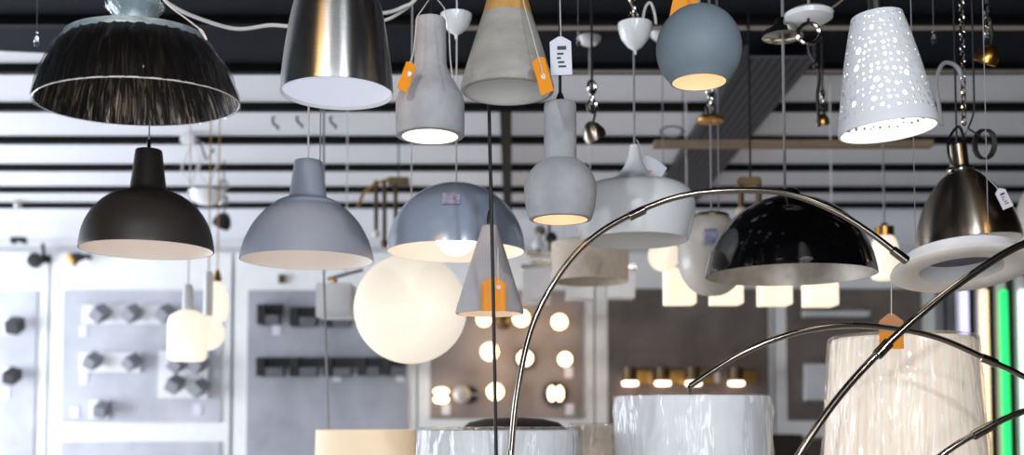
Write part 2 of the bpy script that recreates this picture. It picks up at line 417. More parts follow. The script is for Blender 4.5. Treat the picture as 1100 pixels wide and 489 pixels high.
# ------------------------------------------------------------------ display panels on the back wall
YP = 7.5
PANELS = [  # frame x0,x1 ; boards (x0,y0,x1,y1); board material; label
    (-60, 48, [(-46, 313, 37, 560)], 'board_pale', 'pale grey display panel cut by the left photo edge'),
    (51, 246, [(66, 312, 237, 454), (66, 475, 237, 600)], 'board_pale', 'pale grey display panel carrying white spotlight bars'),
    (250, 447, [(265, 312, 437, 600)], 'board_grey', 'grey display panel carrying black spotlight bars'),
    (449, 638, [(462, 312, 626, 450), (462, 470, 626, 600)], 'board_brown', 'brownish display panel covered with glowing round bulbs'),
    (640, 832, [(653, 310, 826, 456), (653, 475, 826, 600)], 'board_dark', 'dark grey display panel with a row of brass downlights'),
    (834, 1008, [(846, 310, 992, 452), (846, 470, 992, 600)], 'board_dark', 'dark grey display panel holding plastic wrapped fittings'),
]
zb = at(0, 271, YP).z
for x0, x1, boards, m, lab in PANELS:
    xm = (x0+x1)/2; c = at(xm, 480, YP); t = thing('display_panel', lab, 'display panel', (c.x, YP, 0))
    a, b2 = at(x0, 400, YP).x, at(x1, 400, YP).x
    mb = MB(); mb.box(((a+b2)/2, YP+.045, zb/2), (b2-a, .04, zb)); mb.build('frame', 'frame_white', t)
    for (p0, q0, p1, q1) in boards:
        zt = at(0, q0, YP).z; zl = max(at(0, q1, YP).z, .12); xa, xb = at(p0, 400, YP).x, at(p1, 400, YP).x
        MB().box(((xa+xb)/2, YP+.018, (zt+zl)/2), (xb-xa, .016, zt-zl)).build('board', m, t)
# dark back section on the right with LED tubes
xa = at(1010, 400, YP).x
t = thing('display_wall', 'dark brown display wall behind the coloured light tubes', 'display wall', ((xa+W)/2, YP, 0))
MB().box(((xa+W)/2-.02, YP+.03, zb/2), (W-xa-.06, .05, zb)).build('board', 'wall_dark', t)
mb = MB()
for px in (1012, 1024): mb.pbox(px-4, 300, px+4, 600, YP-.01, .03)
mb.build('upright', 'grey_cord', t)
for px, m, cn in ((1036, 'led_lavender', 'lavender'), (1057, 'led_warm', 'warm white'), (1078, 'led_green', 'green'), (1099, 'led_white', 'bright white')):
    p = at(px, 312, 6.9); q = at(px+6, 560, 6.9)
    t = thing('light_tube', cn+' vertical light tube on the dark wall', 'light tube', (p.x, 6.9, 0), 'vertical light tubes on the dark wall')
    r = 3.9*mpp(400, 6.9)
    MB().tube([(p.x, 6.9, .35), (p.x, 6.9, p.z)], r, 12).build('tube', m, t)
    MB().box((p.x, 6.9+.055, (p.z+.2)/2), (.05, .05, p.z)).build('rail', 'white_plastic', t)
    MB().lathe((p.x, 6.9, .0), [(0, .28), (r*1.2, .28), (r*1.2, .35), (0, .35)], 12).build('end_cap', 'white_plastic', t)
    MB().box((p.x, 6.93, .015), (.16, .16, .03)).build('foot', 'white_plastic', t)

def plinth(lab, x0, y0, x1, Y, d, m):
    a = at(x0, y0, Y); b2 = at(x1, y0, Y)
    o = MB().box(((a.x+b2.x)/2, Y+d/2, a.z/2), (b2.x-a.x, d, a.z)).bevel(.01).build('storage_box', m); tag(o, lab, 'box')
plinth('dark tall box beside the wrapped white drum shade', 826, 467, 862, 7.0, .3, 'black_fabric')
plinth('brown tall box left of the pleated beige shade', 866, 474, 905, 7.0, .3, 'wall_dark')
# --- fittings on the panels
YQ = YP + .008
def price_card(px, py, lab, w=9, h=12, grp='white price cards on the panels'):
    o = MB().pbox(px-w/2, py-h/2, px+w/2, py+h/2, YQ-.004, .0075).build('price_card', 'white_card')
    return tag(o, lab, 'price card', grp)
def cube_head(px, py, s, rot, t, m, depth=.12):
    c = at(px, py, YQ-.11); k = s*mpp(py, YQ)
    R = Matrix.Rotation(radians(rot), 3, 'Y') @ Matrix.Rotation(radians(25), 3, 'X')
    MB().box(c, (k, .12, k), R).bevel(.006).build('spot_head', m, t)
    MB().tube([c, (c.x, YQ-.02, c.z)], .012, 8).build('joint', 'chrome', t)
def spot_bar(lab, x0, y0, x1, y1, heads, m='white_plastic', hm='spot_grey', s=13):
    c = at((x0+x1)/2, y1, YQ); t = thing('wall_spotlight', lab, 'spotlight', (c.x, YQ, c.z), 'wall spotlights on the panels')
    MB().pbox(x0, y0, x1, y1, YQ-.03, .03).bevel(.006).build('mounting_plate', m, t)
    for hx, hy, rot in heads: cube_head(hx, hy, s, rot, t, hm)
    return t
spot_bar('white bar with three grey spotlights on the pale panel', 88, 328, 184, 348, [(108, 337, 40), (142, 337, 42), (178, 337, 40)])
spot_bar('white bar with two grey spotlights on the pale panel', 85, 379, 150, 400, [(100, 388, 30), (142, 389, 45)], s=12)
spot_bar('square white plate with four grey spotlights beside glowing jars', 170, 377, 223, 428, [(191, 391, 40), (213, 391, 40), (188, 413, 30), (214, 417, 45)])
spot_bar('single small white spotlight low on the pale panel', 96, 430, 116, 450, [(110, 440, 10)], s=12)
spot_bar('upper black spotlight on the panel at the left photo edge', 3, 342, 14, 360, [(16, 350, 5)], hm='black', s=13)
spot_bar('lower black spotlight on the panel at the left photo edge', 2, 395, 12, 412, [(13, 404, 15)], hm='black', s=12)
def black_bar(lab, x0, x1, y0, y1, n, ends=True):
    c = at((x0+x1)/2, y1, YQ); t = thing('wall_spotlight', lab, 'spotlight', (c.x, YQ, c.z), 'wall spotlights on the panels')
    MB().pbox(x0, y0, x1, y0+(y1-y0)*.5, YQ-.05, .05).bevel(.005).build('bar', 'black', t)
    w = (x1-x0)/n
    for k in range(n):
        MB().pbox(x0+w*k, y0+.5, x0+w*k+9, y1, YQ-.14, .135).bevel(.006).build('bracket', 'black', t)
        c2 = at(x0+w*k+9+w*.33, y1-4, YQ-.1)
        MB().box(c2, (w*.5*mpp(390, YQ), .1, 9*mpp(390, YQ))).bevel(.008).build('lamp_face', 'face_grey', t)
black_bar('short black square spotlight on the grey panel', 276, 303, 327, 348, 1)
black_bar('long black spotlight bar, upper row of the grey panel', 311, 382, 330, 350, 2)
black_bar('black triple spotlight bar, lower row of the grey panel', 275, 384, 384, 404, 3)
black_bar('black double spotlight bar below the big white globe', 384, 436, 384, 403, 2)
for px, py, lab in ((89, 356, 'white price card under the triple white spotlight bar'), (90, 407, 'white price card under the double white spotlight bar'),
                    (212, 440, 'white price card under the four-headed spotlight plate'), (80, 443, 'white price card left of the single small spotlight'), (297, 354, 'white price card under the short black spotlight'),
                    (362, 404, 'white price card beside the triple black spotlight bar'), (430, 404, 'white price card at the end of the double black bar'),
                    (6, 423, 'white price card at the left photo edge'), (479, 440, 'white price card under the lit oval bulb pair'), (612, 440, 'white price card under the round black bulb lamp'), (611, 400, 'white price card under the rightmost middle row bulb')):
    price_card(px, py, lab)
# glowing bulbs on the brown panel
def bulb_lamp(lab, px, py, r, m='bulb_wall', plate='black', pr=None, pair=None):
    c = at(px, py, YQ-.12); t = thing('wall_lamp', lab, 'wall lamp', (c.x, YQ, c.z), 'bulb lamps on the brownish panel')
    k = mpp(py, YQ-.12)
    My = Matrix.Rotation(-pi/2, 3, 'X')
    MB().lathe((c.x, YQ, c.z), [(0, -.0), ((pr or r*.8)*k, 0), ((pr or r*.8)*k, -.03), (0, -.035)], 24, M=Matrix.Rotation(-pi/2, 3, 'X')).build('backplate', plate, t)
    MB().tube([(c.x, YQ-.02, c.z), (c.x, YQ-.075, c.z)], .02, 12).build('socket', 'brass', t)
    if pair:
        for s_ in (-1, 1):
            o = (s_*r*.5*k if pair == 'v' else 0, s_*r*.5*k if pair == 'h' else 0)
            mb = MB(); q = Vector((c.x+o[0], c.y, c.z+o[1]))
            mb.lathe(q, [(r*.5*k*sin(pi*i/8) if 0 < i < 8 else 0, -r*k*cos(pi*i/8)) for i in range(9)], 16, M=None if pair == 'v' else Matrix.Rotation(pi/2, 3, 'Y')); mb.build('bulb', m, t)
    else: MB().sphere(c, r*k, 20).build('bulb', m, t)
bulb_lamp('glowing round bulb, left of the upper bulb row', 520, 343, 8)
bulb_lamp('glowing round bulb touching the curved chrome tube, upper row', 560, 342, 9)
bulb_lamp('rightmost glowing round bulb of the upper bulb row', 601, 346, 8.5)
bulb_lamp('glowing round bulb behind the black flex, middle row', 526, 378, 9.5)
bulb_lamp('glowing bulb behind the chrome tube, middle row', 564, 385, 8.5, pr=11)
bulb_lamp('rightmost glowing bulb of the middle bulb row', 607, 386, 7.5)
bulb_lamp('pair of glowing oval bulbs low at the left of the panel', 474, 425, 8.5, pair='h')
bulb_lamp('glowing round bulb behind the black flex, bottom row', 532, 421, 9)
bulb_lamp('pair of upright glowing bulbs on a black disc, bottom row', 597, 423, 8.5, pr=13, pair='v')
c = at(496, 424, YQ-.1); t = thing('wall_lamp', 'cream ball wall lamp with a chrome arm, bottom bulb row', 'wall lamp', (c.x, YQ, c.z), 'bulb lamps on the brownish panel')
MB().sphere(c, 9.5*mpp(424, YQ), 20).build('globe', 'opal_unlit', t)
MB().lathe((at(505, 424, YQ).x, YQ, c.z), [(0, 0), (.06, 0), (.06, -.03), (0, -.03)], 20, M=Matrix.Rotation(-pi/2, 3, 'X')).build('backplate', 'black', t)
MB().tube([at(500, 424, YQ-.06), at(523, 424, YQ-.1)], .012, 8).build('arm', 'chrome', t)
c = at(541, 346, YQ); t = thing('wall_lamp', 'dark round wall lamp between two upper row bulbs', 'wall lamp', c, 'bulb lamps on the brownish panel')
MB().lathe(c, [(0, 0), (.055, 0), (.05, -.05), (.02, -.07), (0, -.07)], 20, M=Matrix.Rotation(-pi/2, 3, 'X')).build('shade', 'brass_dark', t)
# brass downlights
for px, lab in ((677, 'leftmost brass cylinder downlight on the dark panel'), (712, 'second brass cylinder downlight from the left'),
                (745, 'third brass cylinder downlight, beside the chrome arc tip'), (791, 'rightmost brass cylinder downlight, apart from the other three')):
    c = at(px, 413, YQ-.1); k = mpp(405, YQ-.1); t = thing('wall_downlight', lab, 'wall lamp', (c.x, YQ, c.z), 'brass downlights on the dark panel')
    MB().lathe(c, [(7*k, 0), (7.5*k, 0), (7.5*k, 18*k), (0, 18*k)], 24).build('cylinder', 'brass_dark', t)
    MB().lathe(c, [(0, -.012), (8*k, -.008), (8.3*k, .006), (8*k, .02), (0, .02)], 24).build('diffuser', 'bulb_soft', t)
    MB().box((c.x, YQ-.03, c.z+9*k), (.04, .06, .05)).build('bracket', 'nickel', t)
    MB().box((c.x+.07, YQ-.01, c.z+8*k), (.18, .014, .09)).build('backplate', 'brass', t)
price_card(768, 405, 'small grey price card left of the rightmost brass downlight')
# wrapped fittings
def wrapped(lab, x0, y0, x1, y1):
    c = at((x0+x1)/2, y1, YQ); t = thing('wrapped_fitting', lab, 'light fitting', (c.x, YQ, c.z))
    MB().pbox(x0+2, y0+3, x1-2, y1-3, YQ-.07, .073).bevel(.02, 3).build('body', 'white_plastic', t)
    mb = MB(); mb.pbox(x0, y0, x1, y1, YQ-.09, .0925); bmesh.ops.subdivide_edges(mb.bm, edges=mb.bm.edges, cuts=4, use_grid_fill=True)
    for v in mb.bm.verts:
        if v.co.y < YQ-.02: v.co += Vector((random.uniform(-1, 1)*.012, random.uniform(-1, 1)*.012, random.uniform(-1, 1)*.015))
    for f in mb.bm.faces: f.smooth = True
    mb.build('plastic_bag', 'film_clear', t)
wrapped('plastic wrapped oblong fitting high on the dark panel', 862, 331, 935, 343)
wrapped('plastic wrapped square fitting low on the dark panel', 864, 388, 900, 433)
# small lamps at the top of the panels
c = at(38, 280, YP-.02); t = thing('wall_lamp', 'black round wall lamp on a stalk above the left panels', 'wall lamp', c)
MB().lathe(at(38, 280, YP-.06), [(0, .03), (8*mpp(280, YP), .02), (8.5*mpp(280, YP), 0), (0, -.02)], 24, M=Matrix.Rotation(pi/2, 3, 'X')).build('shade', 'black', t)
MB().tube([at(38, 280, YP-.03), at(47, 278, YP+.02), at(46, 262, YP+.02)], .013, 8).build('arm', 'black', t)
MB().pbox(42, 274, 51, 282, YP-.01, .06).build('bracket', 'black', t)
c = at(84, 279, YP-.1); t = thing('wall_lamp', 'small black cone wall lamp with gold inside', 'wall lamp', c)
k = mpp(279, YP-.1); R = Matrix.Rotation(radians(-80), 3, 'Y')
MB().lathe(at(76, 277, YP-.1), [(4.5*k, 0), (5*k, 4*k), (5*k, 9*k), (3.2*k, 14*k), (2.2*k, 22*k), (0, 22*k)], 20, M=Matrix.Rotation(radians(85), 3, 'Y')).build('shade', 'black', t)
MB().sphere(at(76.5, 277, YP-.1), 5.5*k, 16).build('bulb', 'gold_bulb', t)
MB().lathe(at(77, 281, YP-.1), [(4*k, 0), (5.5*k, 3*k), (3*k, 6*k)], 20, M=Matrix.Rotation(radians(85), 3, 'Y')).build('reflector', 'brass', t)
MB().tube([at(96, 278, YP-.1), at(97, 278, YP+.06)], .01, 8).build('arm', 'black', t)
c = at(18, 256, 7.3); t = thing('cable_clip', 'small black hanging clamp near the left photo edge', 'clamp', c)
MB().pbox(11, 254.5, 26, 259, 7.3, .05).pbox(11, 258, 15, 261, 7.3, .05).pbox(22, 258, 26, 261, 7.3, .05).build('body', 'black', t)
MB().tube([at(19, 255, 7.32), at(19, 224, 7.32), (at(19, 224, 7.32).x, 7.32, CEIL)], .003, 6).build('wire', 'white_cord', t)
MB().sphere(at(19, 220, 7.32), .03, 12).build('hook', 'chrome', t)
MB().pbox(299, 295, 306, 304, YP-.01, .03).build('plug_socket', 'brass_dark')
tag(bpy.data.objects['plug_socket'], 'small brown socket box above the grey panel', 'socket')

# ------------------------------------------------------------------ main pendants
def hook_links(root, c, s, m='chrome'):
    mb = MB()
    for j, (dz, rz) in enumerate(((0, .3), (s*1.5, 1.7), (s*3, .6))):
        M = Matrix.Rotation(rz, 3, 'Z'); pts = [c + Vector((0, 0, dz)) + M @ Vector((s*.75*cos(a), 0, s*sin(a))) for a in [2*pi*i/14 for i in range(15)]]
        mb.tube(pts, s*.22, 7, caps=False)
    mb.build('hook', m, root)
class Lamp:
    def __init__(s, name, label, ax, yref, Y, cat='pendant lamp', group=None):
        s.ax, s.Y = ax, Y; s.c = at(ax, yref, Y); s.root = thing(name, label, cat, s.c, group); s.cat = cat
    def P(s, segs, n=5): return prof(s.ax, s.Y, s.c, segs, n)
    def shell(s, segs, t, outer, inner, name='shade', n=72, k=5, close=True):
        P = s.P(segs, k); mb = MB()
        shell(mb, s.c, P, t, n, close); return mb.build(name, [outer, inner], s.root)
    def solid(s, segs, m, name, n=48, k=5):
        P = s.P(segs, k)
        if P[0][0] > 1e-4: P = [(0, P[0][1])] + P
        if P[-1][0] > 1e-4: P = P + [(0, P[-1][1])]
        return MB().lathe(s.c, P, n).build(name, m, s.root)
    def z(s, py): return at(s.ax, py, s.Y).z
    def k(s, py): return mpp(py, s.Y)
    def ball(s, py, r, m, name='bulb', sz=1): return MB().sphere((s.c.x, s.c.y, s.z(py)), r, 24, sz).build(name, m, s.root)
    def socket(s, py0, py1, r=.02, m='white_plastic'):
        return MB().lathe((s.c.x, s.c.y, s.z(py1)), [(0, 0), (r, 0), (r, s.z(py0)-s.z(py1)), (0, s.z(py0)-s.z(py1))], 20).build('socket', m, s.root)

# 1 crinkled dark lamp
L1 = Lamp('wrapped_pendant_lamp', 'wide dark pleated pendant lamp wrapped in crinkled plastic', 149, 111, 2.35)
def pleated(P, c, t, n=144, amp=.0018):
    mb = MB(); shell(mb, c, P, t, n, False)
    for v in mb.bm.verts:
        d = Vector((v.co.x-c.x, v.co.y-c.y)); r = d.length
        if r > .02:
            a = math.atan2(d.y, d.x); q = amp*(sin(a*36) + .7*sin(a*61+1.3) + .5*sin(a*23+v.co.z*40))*(r/.2)
            v.co.x += d.x/r*q; v.co.y += d.y/r*q; 
    return mb
dome = [[(111, 111), (108, 101), (100, 81), (88.5, 62), (75, 45)]]
pleated(L1.P(dome), L1.c, .003).build('shade', ['crinkle_dark', 'crinkle_inner'], L1.root)
L1.solid([[(77.5, 48.5), (77.5, 43)], [(77.5, 43), (75, 41), (62, 38), (40, 34.5), (22, 33)], [(22, 33), (19, 28), (20, 20), (26, 13), (29, 10)], [(29, 10), (28, 6), (18, 1), (16, -6)]], 'blue_metal', 'top_cap', 64)
L1R = L1.P([[(111, 111), (110.9, 110.9)]])[0][0]
MB().lathe(L1.c, [(L1R, .0016), (L1R+.0016, 0), (L1R, -.0016), (L1R-.0016, 0), (L1R, .0016)], 96).build('rim', 'white_enamel', L1.root)
wr = [[(113, 112), (110.5, 101), (103.5, 80), (91.5, 61), (79, 45), (74, 42), (62, 38), (40, 33), (25, 31), (22, 27), (24, 18), (30, 12), (32, 8), (26, 0), (20, -8)]]
P = L1.P(wr); mb = MB(); mb.lathe(L1.c, P, 96)
for v in mb.bm.verts:
    d = Vector((v.co.x-L1.c.x, v.co.y-L1.c.y)); r = d.length
    if r > .02:
        a = math.atan2(d.y, d.x); q = .0015*(sin(a*17+v.co.z*55) + sin(a*29-v.co.z*70)); v.co.x += d.x/r*q; v.co.y += d.y/r*q
mb.build('plastic_wrap', 'film_streak', L1.root)
L1.root.rotation_euler = (radians(3), radians(-2.2), 0)
Rm = L1.root.rotation_euler.to_matrix(); a0 = Vector((0, 0, L1.z(-6)-L1.c.z)); wt = L1.c + Rm @ a0
MB().tube([L1.c+a0, L1.c + Rm.inverted() @ (Vector((wt.x, wt.y, CEIL)) - L1.c)], .004, 8).build('cord', 'black_cord', L1.root)
L1.socket(42, 52, .018, 'brass_dark')
mb = MB(); mb.tube(sm([at(174, -20, 2.2), at(178, 2, 2.2), at(200, 20, 2.17), at(213, 30, 2.15)], 6), .0016, 6)
mb.tube(sm([at(213, 30, 2.15), at(218, 34, 2.15), at(222, 43, 2.15), at(213, 30, 2.15)], 5), .0014, 6)
tag(mb.build('string', 'white_cord'), 'white string tied beside the plastic wrapped lamp', 'string')

# 2 brushed silver
L2 = Lamp('brushed_metal_pendant_lamp', 'large brushed silver bell-shaped pendant lamp with white inside', 362, 101, 2.5)
L2.shell([[(61, 101), (60.5, 90), (58, 66), (54.5, 42), (50.5, 20), (46, 3), (39, -10), (26, -19), (10, -23)]], .003, 'brushed', 'lining_white', n=96)
L2.solid([[(10, -22), (10, -40), (6, -46)]], 'brushed', 'cap')
L2.solid([[(58.5, 97.5), (58.5, 96)]], 'added_bounce_glow', 'diffuser', 64)  # white disc given an added glow in place of bounced daylight
cord_to_ceiling(L2.root, L2.c, L2.z(-46))
# 3 concrete bottle
L3 = Lamp('concrete_pendant_lamp', 'bottle-shaped grey concrete pendant lamp with glowing opening', 462, 144, 2.3)
L3.shell([[(33, 147), (36, 146.3), (37, 143)], [(37, 143), (37, 116), (36.3, 107)], [(36.3, 107), (34, 101), (28, 91), (21.5, 80), (18.2, 72), (17.3, 64)], [(17.3, 64), (16.6, 24)], [(16.6, 24), (16, 21), (13.5, 20)]], .006, 'concrete', 'lining_white')
L3.ball(124, .028, 'bulb_pale'); L3.socket(95, 114, .016)
cord_to_ceiling(L3.root, L3.c, L3.z(20), m='black_cord')
# 4 wood and concrete cone
L4 = Lamp('cone_pendant_lamp', 'concrete cone pendant lamp with a light wooden top', 545, 98, 2.38)
L4.shell([[(48, 99.5), (50, 98), (50.2, 94)], [(50.2, 94), (46, 78), (36.5, 47), (27.3, 18)]], .005, 'concrete_warm', 'lining_white')
L4.solid([[(27.2, 18), (26.8, 17), (24, 6), (19, -12), (16, -26), (13, -30)]], 'oak', 'wooden_top')
L4.socket(40, 62, .02)
L4.ball(72, .026, 'opal_unlit')
cord_to_ceiling(L4.root, L4.c, L4.z(-30))
# 5 ball
L5 = Lamp('ball_pendant_lamp', 'matt blue-grey ball pendant lamp with cut open glowing bottom', 751, 89, 2.25)
pts = []
R5 = 46.3; cy5 = 52.5
for i in range(25):
    a = -radians(50) + i*(radians(140))/24; pts.append((R5*cos(a), cy5 - R5*sin(a)))
pts[-1] = (.6, cy5-R5); pts[0] = (31, 88.5)
L5.shell([pts], .004, 'ball_grey', 'lining_white', k=1)
L5.ball(62, .024, 'bulb_warm'); L5.socket(40, 56, .016)
cord_to_ceiling(L5.root, L5.c, L5.z(6.5), m='grey_cord', r=.0025, dx=.002)
# 6 perforated porcelain
L6 = Lamp('pierced_pendant_lamp', 'white porcelain pendant lamp pierced with little round holes', 954, 141, 2.3)
P = L6.P([[(54.5, 141), (54.7, 137)], [(54.7, 137), (50, 110), (42, 70), (34, 38), (29.5, 22)], [(29.5, 22), (28.5, 18.5), (26, 17), (6, 15.5)]])
mb = MB()
inn = [(max(r-.004, .001), z if i == 0 else z-(.004 if i > len(P)-5 else 0)) for i, (r, z) in enumerate(P)]
zt = max(z for _, z in P)
full = inn[::-1]+P
mb.vfun = lambda i: min(max(full[i][1]/zt, 0), 1)
mb.lathe(L6.c, full, 96)
sh6 = mb.build('shade', 'pierced', L6.root)
L6.solid([[(0, 117), (14, 115.5), (26, 108), (29, 96), (26, 70), (20, 36), (10, 26)]], 'frosted_bulb', 'bulb'); L6.socket(19, 27, .012)
MB().tube([L6.c + Vector((0, 0, L6.z(16)-L6.c.z)), L6.c + Vector((0, 0, L6.z(-6)-L6.c.z))], .016, 16).build('cord_grip', 'black', L6.root)
L6.root.rotation_euler.y = radians(-4.6)
th = radians(-4.6); a0 = Vector((0, 0, L6.z(-6)-L6.c.z)); R = Matrix.Rotation(th, 3, 'Y')
wtop = L6.c + R @ a0
loc = R.inverted() @ (Vector((wtop.x, wtop.y, CEIL)) - L6.c)
MB().tube([L6.c+a0, L6.c+loc], .003, 8).build('cord', 'black_cord', L6.root)
# 7 concrete bulb shape
L7 = Lamp('concrete_pendant_lamp', 'bulbous grey concrete pendant lamp with tall cylinder neck', 602, 235, 2.42)
L7.shell([[(31.5, 236.5), (33.5, 235.8), (34.3, 233)], [(34.3, 233), (37.3, 222), (38.8, 208), (38, 196), (33.5, 186), (26, 177.5), (20, 173.5)], [(20, 173.5), (18, 172), (17.5, 169)], [(17.5, 169), (17.4, 115)], [(17.4, 115), (16.6, 111.6), (14.5, 110.8)]], .005, 'concrete', 'lining_white')
L7.ball(204, .024, 'bulb_warm'); L7.socket(175, 194, .016)
L7.solid([[(5, 111), (4.5, 106), (2.2, 100)]], 'black', 'cord_grip')
cord_to_ceiling(L7.root, L7.c, L7.z(101), r=.0036)
# 8 dark brown enamel pendant
L8 = Lamp('dome_pendant_lamp', 'matt dark brown dome pendant lamp with a tapered neck', 158, 268, 2.8)
L8.shell([[(73.5, 269), (73.2, 264), (70, 248), (63, 233), (52, 220), (40, 211.5), (30, 207.5)], [(30, 207.5), (22.5, 206), (20, 203)], [(20, 203), (17.5, 185), (15, 164.5)], [(15, 164.5), (14, 161.5), (10, 160.8)]], .003, 'matte_brown', 'lining_white')
L8.ball(236, .03, 'bulb_soft'); L8.socket(205, 226, .018)
MB().tube([(L8.c.x, L8.c.y, L8.z(161)), (L8.c.x, L8.c.y, L8.z(150))], .005, 8).build('hanger', 'chrome', L8.root)
cord_to_ceiling(L8.root, L8.c, L8.z(151), m='white_cord', r=.0022)
# 9 grey bell
L9 = Lamp('dome_pendant_lamp', 'matt grey dome pendant lamp with stepped collar and tapered neck', 330, 280, 2.85)
L9.shell([[(72.5, 280), (71.5, 274), (67, 259), (58, 242), (47, 229), (37.5, 222)], [(37.5, 222), (36, 219.5), (33, 217.5), (26, 214.5), (22, 213.5)], [(22, 213.5), (20.5, 212)], [(20.5, 212), (17.5, 192), (15.2, 176)], [(15.2, 176), (14.4, 173.2), (10, 172.4)]], .003, 'matte_grey', 'lining_white')
L9.ball(248, .03, 'bulb_soft'); L9.socket(216, 238, .018)
cord_to_ceiling(L9.root, L9.c, L9.z(173), m='white_cord', r=.0024)
MB().tube([(L9.c.x+.032, L9.c.y, L9.z(174)), (L9.c.x+.032, L9.c.y, CEIL)], .0018, 6).build('hanging_wire', 'grey_cord', L9.root)
# 10 glossy grey hemisphere
L10 = Lamp('dome_pendant_lamp', 'glossy blue-grey hemisphere pendant lamp behind the orange-tagged cone', 490, 270, 3.0)
pts = [(74.2*cos(a), 271 - 74*sin(a)) for a in [radians(90*i/16) for i in range(16)]] + [(3, 197)]
L10.shell([pts], .003, 'gloss_grey', 'lining_white', k=1)
L10.ball(253, .058, 'bulb_soft'); L10.socket(200, 238, .02)
MB().pbox(475, 203, 494, 223, 2.842, .002, rot=Matrix.Rotation(radians(-42), 3, 'X')).build('label_sticker', 'lavender_card', L10.root)
cord_to_ceiling(L10.root, L10.c, L10.z(198), m='white_cord', r=.0022)
def cup(root, px, py, Y, w, h, m='white_enamel'):
    k = mpp(py, Y); c = at(px, py, Y)   # py = top of the cup
    MB().lathe(c, [(0, -h*k-.012), (.004, -h*k-.012), (.005, -h*k), (w*.42*k, -h*.86*k), (w*.8*k, -h*.55*k), (w*.97*k, -h*.2*k), (w*k, 0), (0, .004)], 32).build('canopy_cup', m, root)
cup(L10.root, 490, 16, 3.0, 17, 22)
# 11 white balloon lamp
L11 = Lamp('pendant_lamp', 'large glossy white pendant lamp with trumpet-shaped top', 682, 256, 3.1)
L11.shell([[(57, 259), (58, 257), (61, 246), (64.5, 230), (64, 216), (58, 205), (48, 199.5), (40, 198)], [(40, 198), (28, 194), (17, 186.5), (10.5, 177), (6.5, 166), (4.8, 156)]], .004, 'white_enamel', 'lining_white')
L11.socket(190, 215, .018); L11.ball(226, .03, 'opal_unlit')
cup(L11.root, 682, 26, 3.1, 18.5, 29)
MB().tube(sm([(L11.c.x+.025, L11.c.y, L11.z(26)), (L11.c.x+.035, L11.c.y, L11.z(8)), (L11.c.x+.05, L11.c.y, L11.z(3)), (L11.c.x+.062, L11.c.y, L11.z(14)), (L11.c.x+.066, L11.c.y, L11.z(26))], 5), .004, 8).build('cable_loop', 'white_cord', L11.root)
hook_links(L11.root, Vector((L11.c.x, L11.c.y, L11.z(19))), .02)
cord_to_ceiling(L11.root, L11.c, L11.z(157), m='grey_cord', r=.003)
# 12 glossy black dome
L12 = Lamp('dome_pendant_lamp', 'large glossy black dome pendant lamp lined with silver', 849, 296, 3.0)
L12.shell([[(93, 296), (91.5, 287), (86.5, 270), (76, 250), (61, 233), (43, 221), (25, 214), (13, 211)], [(13, 211), (11, 206), (7, 203)]], .003, 'black_gloss', 'silver_leaf', n=96)
L12.socket(216, 240, .02, 'black'); L12.ball(252, .032, 'opal_unlit')
cord_to_ceiling(L12.root, L12.c, L12.z(204), m='grey_cord', r=.0042, dx=-.012)
k = mpp(40, 3.0); cc = at(837, 40, 3.0)
MB().lathe((L12.c.x-.012, L12.c.y, cc.z), [(0, -.006), (8*k, -.006), (22*k, 0), (21*k, 6*k), (10*k, 12*k), (7*k, 20*k), (0, 20*k)], 32).build('canopy', 'chrome', L12.root)
# 13 nickel bell right
L13 = Lamp('bell_pendant_lamp', 'dark brushed nickel bell pendant lamp at the right edge', 1041, 262, 3.05)
L13.shell([[(58, 262), (57.5, 252), (53.5, 236), (45, 217), (33, 200), (22, 189)], [(22, 189), (15, 184.5), (13.5, 181)], [(13.5, 181), (11, 178), (11, 155)], [(11, 155), (9, 153)]], .003, 'nickel', 'lining_white', n=96)
L13.solid([[(14.5, 185), (15.5, 182), (14.5, 179)]], 'chrome', 'collar')
L13.root.rotation_euler.y = radians(-4.5); L13.root.rotation_euler.x = radians(-3)
R = L13.root.rotation_euler.to_matrix(); a0 = Vector((0, 0, L13.z(154)-L13.c.z)); wt = L13.c + R @ a0
MB().tube([L13.c+a0, L13.c + R.inverted() @ (Vector((wt.x, wt.y, CEIL)) - L13.c)], .003, 8).build('cord', 'black_cord', L13.root)
coil = []
for i in range(70):
    a = 2*pi*i/14; coil.append(at(1055 + 11*cos(a) + i*.08, 155 + 16*sin(a), 3.02 + .0006*i))
coil = [at(1033, 150, 3.04), at(1040, 138, 3.03)] + coil
mb = MB(); mb.tube(coil, .0028, 8)
mb.tube(sm([at(1024, 178, 2.98), at(1019, 165, 2.98), at(1020, 148, 3.0), at(1030, 136, 3.03), at(1036, 150, 3.05)], 6), .004, 8)
mb.tube(sm([at(1040, 138, 3.03), at(1046, 120, 3.03), at(1046, 90, 3.03), at(1043, -40, 3.03)], 6) + [Vector((at(1043, -40, 3.03).x, 3.03, CEIL))], .0028, 8)
tag(mb.build('cable_coil', 'black_cord'), 'coiled black cable above the nickel bell lamp', 'cable')
